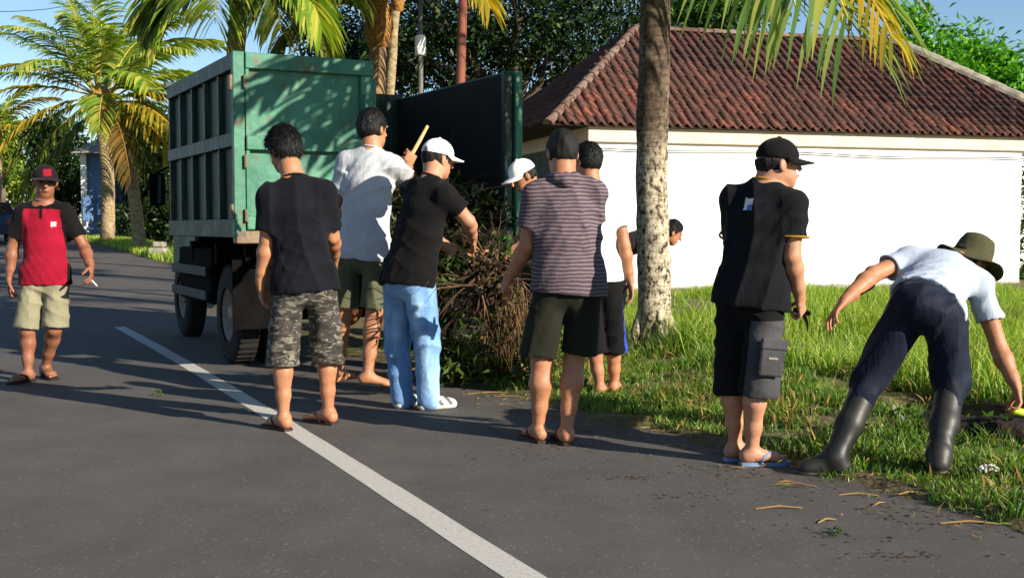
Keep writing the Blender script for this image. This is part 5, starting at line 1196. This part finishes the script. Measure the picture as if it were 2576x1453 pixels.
m_twig = M('twig_bark', '33241a', '543c28', scale=7, rough=.9, bump=.5, bscale=60); m_twig2 = M('pale_twig', '5e4630', '8a6c48', scale=7, rough=.85); m_twig3 = M('dark_twig', '15100b', '241a12', scale=7, rough=.95)
L_DRY = leaf_mat('dry_leaf', ['140d08', '24180e', '3a2818', '5a4428', '33401a'], trans=.2, rough=.8)
L_PILE = leaf_mat('cut_foliage', ['1a2a0e', '2c4012', '42591a', '64742a', '6a5228'], trans=.25)
L_LOAD = leaf_mat('load_foliage', ['0f1a0a', '1c2a0e', '2e3f14', '4a4a20', '4a3a1e'], trans=.2)
def twig(p, d, L, r, wob, seed, sag=.0, n=6):
    rs = random.Random(seed); pts = [np.array(p, float)]; d = nrm(d)
    for k in range(n):
        d = nrm(d + np.array([rs.uniform(-wob, wob), rs.uniform(-wob, wob), rs.uniform(-wob, wob) - sag])); pts.append(pts[-1] + d * L / n)
    return pts, [r * (1 - .75 * k / n) for k in range(n + 1)]
BC = at(1232, 690, 7.75)
bun = empty('branch_bundle', BC); tag(bun, 'tangled bundle of brown cut branches carried between two men', 'branches')
rs = random.Random(4)
for k in range(84):
    kind = k % 4
    if kind == 0: d_ = A3(rs.uniform(-1, -.3), rs.uniform(-.5, .5), rs.uniform(-.75, .1))
    elif kind == 1: d_ = A3(rs.uniform(-.5, .5), rs.uniform(-.5, .5), rs.uniform(-1, -.5))
    elif kind == 2: d_ = A3(rs.uniform(-.7, .7), rs.uniform(-.5, .5), rs.uniform(.2, .9))
    else: d_ = A3(rs.uniform(.1, .7), rs.uniform(-.6, .4), rs.uniform(-1, .2))
    p = BC + A3(rs.uniform(-.12, .12), rs.uniform(-.14, .14), rs.uniform(-.12, .14)); L = rs.uniform(.22, .52) * (.7 if kind == 2 else 1)
    pts, rad = twig(p, d_, L, rs.uniform(.004, .011), .28, k, .05 if kind != 2 else -.02)
    mb = MB(); mb.tube(pts, rad, 5)
    for q in range(2):
        i = rs.randint(2, 4); p2, r2 = twig(pts[i], nrm(pts[i + 1] - pts[i]) + A3(rs.uniform(-.8, .8), rs.uniform(-.8, .8), rs.uniform(-.6, .5)), L * .45, rad[i] * .7, .25, k * 7 + q, .06, 4); mb.tube(p2, r2, 4)
    mb.build('twig', (m_twig, m_twig2, m_twig3, m_twig)[(k // 4) % 4], bun, smooth=True)
RS = np.random.RandomState(21)
def blob_pts(n, c, r): q = RS.normal(size=(n, 3)); q /= np.linalg.norm(q, axis=1)[:, None]; return np.array(c) + q * (RS.rand(n, 1) ** .4) * np.array(r)
C_ = np.concatenate([blob_pts(900, BC + A3(.02, 0, -.02), (.20, .2, .20)), blob_pts(700, BC + A3(.10, 0, -.32), (.20, .18, .22)), blob_pts(250, BC + A3(-.12, 0, -.12), (.2, .15, .16))])
V, Fc = leaf_cloud(C_, np.full(len(C_), .055), None, .1, .3, 1.2); mk('dry_leaves', V, Fc, L_DRY, bun)['kind'] = 'stuff'
C_ = np.concatenate([blob_pts(90, BC + A3(-.18, .02, .02), (.16, .16, .2)), blob_pts(90, BC + A3(-.05, .05, -.25), (.26, .16, .2)), blob_pts(60, BC + A3(.1, .05, .18), (.16, .14, .16))]); V, Fc = leaf_cloud(C_, np.full(len(C_), .06), None, .3, .35, .5); mk('green_leaves', V, Fc, L_MID, bun)['kind'] = 'stuff'
mb = MB()
for k in range(260):
    p = blob_pts(1, BC + A3(.12, 0, -.18), (.16, .14, .2))[0]; pts, rad = twig(p, A3(rs.uniform(-.3, .3), rs.uniform(-.3, .3), -1), rs.uniform(.12, .34), .0022, .18, 900 + k, .1, 4); mb.tube(pts, rad, 3, False)
mb.build('root_fibres', m_twig2, bun)['kind'] = 'stuff'
# pile of cut weeds on the verge below the bundle
PC = gnd(1235, 955, .06); pile = empty('weed_pile', PC); tag(pile, 'low heap of cut weeds and sticks on the verge behind the truck', 'weed heap')
C_ = np.concatenate([blob_pts(1500, PC + A3(.0, .25, .10), (.48, .45, .22)), blob_pts(900, PC + A3(.28, .35, .2), (.3, .35, .26)), blob_pts(600, PC + A3(-.3, .3, .12), (.25, .3, .26))]); C_ = C_[C_[:, 2] > .03]
V, Fc = leaf_cloud(C_, np.full(len(C_), .075), None, .3, .28, .0); mk('cut_weeds', V, Fc, L_PILE, pile)['kind'] = 'stuff'
FC = at(1158, 890, 8.75); fm = MB()
for k in range(12):
    a = R(30 * k + 8); L = .2; pts = [FC + A3(math.cos(a) * L * t * .8, math.sin(a) * L * t * .6, .1 + .22 * t - .20 * t * t * 1.3) - A3(0, 0, .1) for t in np.linspace(0, 1, 7)]
    fm.tube(pts, .003, 3)
    for t in range(1, 7):
        for sg in (-1, 1):
            q = pts[t]; w_ = .055 * (1 - t / 8); dd_ = nrm(A3(-math.sin(a) * sg, math.cos(a) * sg, .1)); tt = nrm(pts[t] - pts[t - 1]) * .012; fm.add([q - tt, q + tt, q + dd_ * w_ + tt], [(0, 1, 2)])
fern = fm.build('fern', L_BRIGHT, pile)
for k in range(26):
    p = PC + A3(rs.uniform(-.55, .5), rs.uniform(-.1, .3), rs.uniform(.02, .22)); pts, rad = twig(p, A3(rs.uniform(-1, 1), rs.uniform(-.4, .4), rs.uniform(-.1, .5)), rs.uniform(.3, .6), rs.uniform(.004, .009), .2, 400 + k, .05); mb = MB(); mb.tube(pts, rad, 5); mb.build('stick', (m_twig, m_twig2)[k % 2], pile, smooth=True)
# load in the truck bed
LC = tp(.45, 1.0, Z0 + .07); load = empty('green_waste', LC); tag(load, 'heap of dark cut foliage and branches lying in the truck bed', 'garden waste')
C_ = []
for k in range(5200):
    x_ = RS.uniform(-1.0, 1.12); y_ = RS.uniform(.12, 2.4); hgt = .25 + .55 * fbm(np.array(x_ * 2 + 5), np.array(y_ * 2), 3) * (.5 + .5 * min(1, y_ / .6)) * 1.2
    C_.append(tp(x_, y_, Z0 + .08 + RS.rand() ** .5 * hgt))
for k in range(1100):
    x_ = RS.uniform(-.02, 1.12); C_.append(tp(x_, RS.uniform(-.28, .05), RS.uniform(.62, 1.5) + .1 * math.sin(x_ * 9)))
C_ = np.array(C_); V, Fc = leaf_cloud(C_, np.full(len(C_), .10), None, .2, .28, .5); mk('cut_leaves', V, Fc, L_LOAD, load)['kind'] = 'stuff'
for k in range(60):
    pts, rad = twig(tp(rs.uniform(.0, 1.0), rs.uniform(-.15, 1.0), Z0 + rs.uniform(.0, .45)), A3(rs.uniform(-.7, .9), rs.uniform(-1, .4), rs.uniform(-.1, .6)), rs.uniform(.4, .8), rs.uniform(.004, .011), .2, 700 + k, .06); mb = MB(); mb.tube(pts, rad, 5); mb.build('branch', (m_twig, m_twig2, m_twig3)[k % 3], load, smooth=True)

# ---------------------------------------------------------------- litter along the road edge
m_straw = M('straw', '7d6234', '98794a', scale=9, rough=.8)
strs = [(2160, 1247, 100, 2), (2290, 1252, 60, -4), (2440, 1318, 150, 1), (2080, 1312, 45, -8), (2010, 1222, 90, 8), (1960, 1280, 120, -2), (1200, 968, 150, 3), (1230, 990, 130, -6), (1290, 1000, 90, 4), (1690, 1090, 110, 10), (1590, 1068, 130, 8), (1760, 1105, 90, 14)]
strl = ['yellow straw stalk on asphalt just below the left rubber boot', 'short straw stalk on asphalt between the two rubber boots', 'longest straw stalk on asphalt in lower right corner', 'short tilted straw stalk beside the green weed sprig', 'straw stalk on asphalt below the blue sandals', 'thin straw stalk on open asphalt left of the weed sprig', 'brown straw stalk at foot of the weed heap nearest the jeans', 'straw stalk on road between white shoes and striped man', 'straw stalk on road edge just left of striped man', 'straw stalk on turf edge midway between palm and black capped man', 'straw stalk on turf edge below the palm trunk', 'straw stalk on turf edge behind the blue sandals']
for k, (x_, y_, L_, a_) in enumerate(strs):
    p = gnd(x_ - L_ / 2, y_ - a_ / 2); q = gnd(x_ + L_ / 2, y_ + a_ / 2); m_ = (p + q) / 2; zz = max(0.004, float(ground_z(m_[0], m_[1])) + .012)
    mb = MB(); mb.tube([p + [0, 0, zz], m_ + [0, .01, zz + .008], q + [0, 0, zz]], [.003, .0045, .0025], 5)
    tag(mb.build('straw_stalk', m_straw, off=m_), strl[k], 'straw', 'straw stalks on the road edge')
mb = MB()
for k in range(420):
    y_ = rs.uniform(4.3, 9.6); s_ = rs.gauss(-.02, .16) if k % 3 else rs.gauss(-.25, .3); x_ = float(edge_x(y_)) + s_
    z_ = max(.004, float(ground_z(x_, y_)) + .006); a = rs.uniform(0, 6.28); l = rs.uniform(.02, .13); w_ = rs.uniform(.0015, .004); dx_, dy_ = math.cos(a) * l, math.sin(a) * l
    mb.add([(x_, y_, z_), (x_ + dx_ * .5 - dy_ / l * w_, y_ + dy_ * .5 + dx_ / l * w_, z_ + .012), (x_ + dx_, y_ + dy_, z_ + .004), (x_ + dx_ * .5 + dy_ / l * w_, y_ + dy_ * .5 - dx_ / l * w_, z_ + .008)], [(0, 3, 2, 1)])
tag(mb.build('straw_litter', leaf_mat('litter', ['7d5c2c', 'a3803f', '5a4424', '6a7a2a', '3a2a18'], trans=.1, rough=.9)), 'scattered bits of straw and cut grass along the road edge', 'litter', kind='stuff')
mb = MB()
m_dirt = M('dark_soil', '241b14', '3a2c20', scale=30, rough=1, bump=.8, bscale=90)
for (cx, cy, n, sx_, sy_) in ((1250, 1120, 16, 150, 26), (1300, 1150, 18, 180, 12), (1420, 1125, 34, 130, 16), (1600, 1200, 34, 90, 10), (1700, 1248, 30, 130, 8), (1880, 1230, 30, 260, 50), (2280, 1398, 60, 170, 12), (2150, 1330, 40, 240, 60), (1830, 1185, 60, 200, 22), (2420, 1290, 130, 300, 50), (1500, 1075, 40, 200, 24), (2200, 1240, 50, 300, 40), (2490, 1110, 260, 150, 50), (2450, 1080, 120, 90, 30)):
    for k in range(n):
        p = gnd(cx + rs.gauss(0, sx_ * .5), cy + rs.gauss(0, sy_ * .5))
        if sdist(p[0], p[1]) > .05: p[2] = float(ground_z(p[0], p[1])) + .01
        r_ = rs.uniform(.002, .008) * (1.6 if rs.random() < .12 else 1) * (3.0 if sdist(p[0], p[1]) > .4 else 1)
        V = [p + [r_ * math.cos(R(60 * j + 20 * k)) * rs.uniform(.6, 1.4) * 1.6, r_ * math.sin(R(60 * j + 20 * k)) * rs.uniform(.6, 1.4), .001] for j in range(6)] + [p + [0, 0, r_ * .5]]
        mb.add(V, [(j, (j + 1) % 6, 6) for j in range(6)])
tag(mb.build('soil_crumbs', m_dirt), 'dark crumbs of soil dropped on the asphalt', 'soil', kind='stuff')
# a green leaf cluster on the road and on the far lane
for k, (x_, y_, lab, mt_) in enumerate(((2105, 1345, 'small green weed sprig dropped on the asphalt lower right', L_MID), (395, 995, 'yellow green leaf sprig lying on road left of the line', L_YEL))):
    p = gnd(x_, y_) + [0, 0, .012]; c_ = p + RS.normal(size=(26, 3)) * [.02, .018, .004]; V, Fc = leaf_cloud(c_, np.full(26, .03), None, .9, .3); V[:, 2] = np.maximum(V[:, 2], .004)
    tag(mk('weed_sprig', V, Fc, mt_, off=p), lab, 'weed')
m_paper = M('crumpled_paper', 'cfcac0', 'dcd8d0', scale=8, rough=.9)
for (x_, y_, zz, lab) in ((2046, 946, .09, 'crumpled white paper scrap in grass beside man in black cap'), (2485, 1190, .07, 'white paper scrap on dug soil right of rubber boots')):
    p = gnd(x_, y_, zz); mb = MB(); n = 9; V = []
    for i in range(n):
        for j in range(n): V.append(p + [(i / (n - 1) - .5) * .085, (j / (n - 1) - .5) * .07, rs.uniform(-.012, .02) + .02])
    tag(mk('paper_scrap', V, [(i * n + j, (i + 1) * n + j, (i + 1) * n + j + 1, i * n + j + 1) for i in range(n - 1) for j in range(n - 1)], m_paper, off=p), lab, 'paper')
# drain edge
m_conc = M('mossy_concrete', '4e4a38', '76704f', scale=5, rough=.95, bump=.7, bscale=30, wpos=True)
tD = nrm([float(edge_x(6.0)) - float(edge_x(5.0)), 1.0]); nD = np.array([tD[1], -tD[0]])
dr = empty('drain', (3.1, 6.6, 0)); tag(dr, 'mossy concrete drain lip in the grass by the bending man', 'drain')
for i in range(3):
    c_ = np.array([3.16 + .13 * i, 8.0 - .62 * i]); tD = nrm([.21, -1]); nD = np.array([-tD[1], tD[0]]); MB().box((c_[0], c_[1], -.03 + .006 * (i % 2)), (.2, .60, .3), [[nD[0], nD[1], 0], [tD[0], tD[1], 0], [0, 0, 1]]).build('kerb_stone', m_conc, dr, bevel=.015)
# broad leafed weeds on the verge
C_ = []
for k in range(420):
    y_ = rs.uniform(5.2, 11); s_ = rs.uniform(.25, 2.6) ** 1.0; x_ = float(edge_x(y_)) + s_ / .88; z_ = float(ground_z(x_, y_))
    if fbm(np.array(x_ * 1.6 + 30), np.array(y_ * 1.6), 3) < .42 or (abs(s_ - 1.8) < .35 and x_ > 2.2 and y_ < 8.6): continue
    n = rs.randint(5, 12); C_.append(np.array([x_, y_, z_ + .02]) + RS.normal(size=(n, 3)) * [.035, .035, .02])
C_ = np.concatenate(C_); V, Fc = leaf_cloud(C_, np.full(len(C_), .055), None, .8, .5); tag(mk('verge_weeds', V, Fc, L_MID), 'low broad leafed weeds among the verge turf', 'weeds', kind='stuff')
C_ = []
for k in range(900):
    y_ = rs.uniform(4.6, 11); s_ = rs.uniform(.1, 2.2); x_ = float(edge_x(y_)) + s_ / .88; z_ = float(ground_z(x_, y_))
    if fbm(np.array(x_ * 1.9 + 60), np.array(y_ * 1.9 + 4), 3) < .47: continue
    C_.append(np.array([[x_, y_, z_ + .02]]) + RS.normal(size=(8, 3)) * [.06, .06, .012])
C_ = np.concatenate(C_); V, Fc = leaf_cloud(C_, np.full(len(C_), .10), None, .9, .09); tag(mk('dead_grass', V, Fc, leaf_mat('dead_grass_blade', ['6a4f28', '8a6a36', 'a8884a', '4a3820'], trans=.15, rough=.9)), 'brown dead cut grass strewn over the verge', 'dead grass', kind='stuff')

# ---------------------------------------------------------------- poles, lamp, cables
m_pole = M('red_brown_pole', '6e3a2c', '84503c', scale=5, rough=.7, stretch=(1, 1, .2)); m_gp = M('grey_pole', '5a5652', '75706a', scale=5, rough=.6)
pb = at(1141, 400, 15); pb = np.array([pb[0], 15, .05]); pt_ = at(1166, -60, 15)
mb = MB(); mb.tube([pb, pb * .4 + pt_ * .6, pt_, pt_ + (pt_ - pb) * .4], [.07, .062, .058, .055], 12); po = empty('utility_pole', pb); tag(po, 'reddish brown utility pole leaning slightly behind the truck', 'pole')
mb.build('pole_shaft', m_pole, po, smooth=True); MB().box(pt_ + (pt_ - pb) * .38, (1.2, .08, .08)).build('cross_arm', m_pole, po, bevel=.01)
for sx_ in (-.5, 0, .5): MB().lathe([(.001, .0), (.035, .0), (.045, .05), (.03, .1), (.001, .12)], pt_ + (pt_ - pb) * .38 + A3(sx_, 0, .04), None, 10).build('insulator', m_white, po, smooth=True)
lb = at(1056, 400, 18); lb = np.array([lb[0], 18, .05]); lt = at(1058, 140, 18)
lp = empty('lamp_post', lb); tag(lp, 'slim grey post with white cylindrical lamp head behind the truck', 'lamp post')
MB().tube([lb, lt, lt + [0, 0, 1.6]], [.05, .04, .03], 10).build('post', m_gp, lp, smooth=True)
MB().lathe([(.001, 0), (.07, 0), (.085, .02), (.085, .13), (.075, .15), (.085, .17), (.085, .28), (.06, .31), (.001, .31)], lt, None, 16).build('lamp_head', m_white, lp, smooth=True)
for k, (a_, b_, lab) in enumerate(((at(2380, 95, 34), at(2640, 130, 30), 'upper thin cable crossing the sky at the right edge'), (at(2400, 165, 34), at(2640, 205, 30), 'lower thin cable crossing the sky beside the bright tree'), (at(-40, 30, 40), at(240, 0, 48), 'thin cable in the sky above the left palms'))):
    pts = [a_ + (b_ - a_) * t - A3(0, 0, .15 * math.sin(math.pi * t)) for t in np.linspace(0, 1, 9)]; mb = MB(); mb.tube(pts, .012, 5); tag(mb.build('overhead_cable', m_black, off=a_), lab, 'cable', 'overhead cables')

# ---------------------------------------------------------------- far left: pale blue house, gate, stone, parked car
m_blue = M('pale_blue_wall', '56749c', '6684a8', scale=3, rough=.85); m_dblue = M('dark_blue_door', '1b2b44', '24344e', scale=3, rough=.6)
YB = 47; bb0 = at(262, 520, YB); bz = gz(bb0[0], YB) - .1
bl = empty('blue_house', (bb0[0], YB, bz)); tag(bl, 'small pale blue house behind the twin palm trunks', 'house')
def bx_(px0, px1, py0, py1, Y0, Y1): a = at(px0, py1, Y0); b_ = at(px1, py0, Y0); return MB().bb(a[0], b_[0], Y0, Y1, a[2], b_[2])
bx_(212, 420, 385, 585, YB, YB + 5).build('wall', m_blue, bl); bx_(206, 216, 385, 585, YB - .15, YB + .3).build('pillar', m_white, bl); bx_(246, 254, 385, 585, YB - .2, YB + .2).build('pillar', m_blue, bl)
bx_(278, 330, 430, 580, YB - .06, YB - .01).build('garage_door', m_dblue, bl); bx_(208, 232, 492, 556, YB - .5, YB - .42).build('gate_panel', m_blue, bl, bevel=.02)
bx_(376, 404, 440, 500, YB - .05, YB - .01).build('window', m_glass, bl)
a = at(196, 388, YB); b_ = at(436, 388, YB)
mk('roof', [(a[0], YB - .8, a[2]), (b_[0], YB - .8, a[2]), (b_[0], YB + 6, a[2]), (a[0], YB + 6, a[2]), (a[0] + 1, YB + 2.5, a[2] + 1.4), (b_[0] - 1, YB + 2.5, a[2] + 1.4)], [(0, 1, 5, 4), (2, 3, 4, 5), (0, 4, 3), (1, 2, 5), (3, 2, 1, 0)], m_moss, bl)
sb = at(398, 628, 31); sz = gz(sb[0], 31)
st = empty('stone_block', (sb[0], 31, sz)); tag(st, 'pale stone block in grass between leaning palm and truck', 'stone')
mb = MB(); mb.box((sb[0], 31, sz + .1), (.5, .4, .24)); mb.build('lower_stone', m_moss, st, bevel=.05); MB().box((sb[0] + .03, 31, sz + .3), (.34, .3, .17)).build('upper_stone', m_moss, st, bevel=.05)
cc_ = at(-34, 590, 40); cz = float(incl(40)) + 0.0; car = empty('parked_car', (cc_[0], 40, cz), R(28)); tag(car, 'dark blue car at left edge far down the road', 'car')
m_car = M('car_blue', '141f3c', '192646', scale=2, rough=.25, spec=.5, bump=0)
pr_ = [(-2.0, .35), (-2.05, .7), (-1.95, .95), (-1.5, 1.05), (-1.15, 1.42), (.35, 1.45), (1.05, 1.0), (1.9, .85), (2.05, .6), (2.0, .3)]; n8 = len(pr_)
V = []
for sx_ in (-1, -.9, .9, 1):
    for y_, z_ in pr_: w_ = .82 * (sx_ if abs(sx_) == 1 else sx_); k_ = (.80 if z_ > 1.1 else 1); V.append((w_ * k_, y_, z_ * (1 if abs(sx_) < 1 else .985)))
mk('car_body', V, [tuple(range(n8)), tuple(range(4 * n8 - 1, 3 * n8 - 1, -1))] + [(r_ * n8 + i, (r_ + 1) * n8 + i, (r_ + 1) * n8 + (i + 1) % n8, r_ * n8 + (i + 1) % n8) for r_ in range(3) for i in range(n8)], m_car, car, local=True)
mk('rear_window', [(-.58, -1.47, 1.09), (.58, -1.47, 1.09), (.52, -1.2, 1.385), (-.52, -1.2, 1.385)], [(0, 1, 2, 3)], m_glass, car, local=True)
for sx_ in (-1, 1):
    mk('side_window', [(sx_ * .775, -1.1, 1.06), (sx_ * .775, .75, 1.06), (sx_ * .668, .25, 1.38), (sx_ * .668, -.95, 1.38)], [(0, 1, 2, 3)], m_glass, car, local=True)
    MB().bb(sx_ * .62 - .12, sx_ * .62 + .12, -2.075, -2.03, .68, .85).build('tail_light', M('tail_red', '8a1414', rough=.3), car, local=True)
    for y_ in (-1.3, 1.3): MB().lathe([(.001, -.1), (.2, -.1), (.31, -.08), (.31, .08), (.2, .1), (.001, .1)], (sx_ * .76, y_, .31), [[0, 0, 1], [0, 1, 0], [1, 0, 0]], 20).build('wheel', m_rubber, car, smooth=True, local=True)

# dug dark soil beside the drain
sxg = np.linspace(2.1, 3.35, 56); syg = np.linspace(5.65, 7.15, 60); SX, SY = np.meshgrid(sxg, syg, indexing='ij')
msk = sm(1.25, .55, ((SX - 2.72) / .46) ** 2 + ((SY - 6.4) / .56) ** 2 + (fbm(SX * 4, SY * 4, 3) - .45) * 1.6)
SZ = ground_z(SX, SY) - .10 + msk * (.115 + .07 * fbm(SX * 9, SY * 9, 4))
tag(mk('dug_soil', np.stack([SX, SY, SZ], -1).reshape(-1, 3), grid_faces(56, 60), M('wet_soil', '120d09', '2b2017', scale=14, rough=1, bump=1, bscale=60, bdist=.02), smooth=True), 'dark freshly dug soil in front of the drain lip', 'soil', kind='stuff')
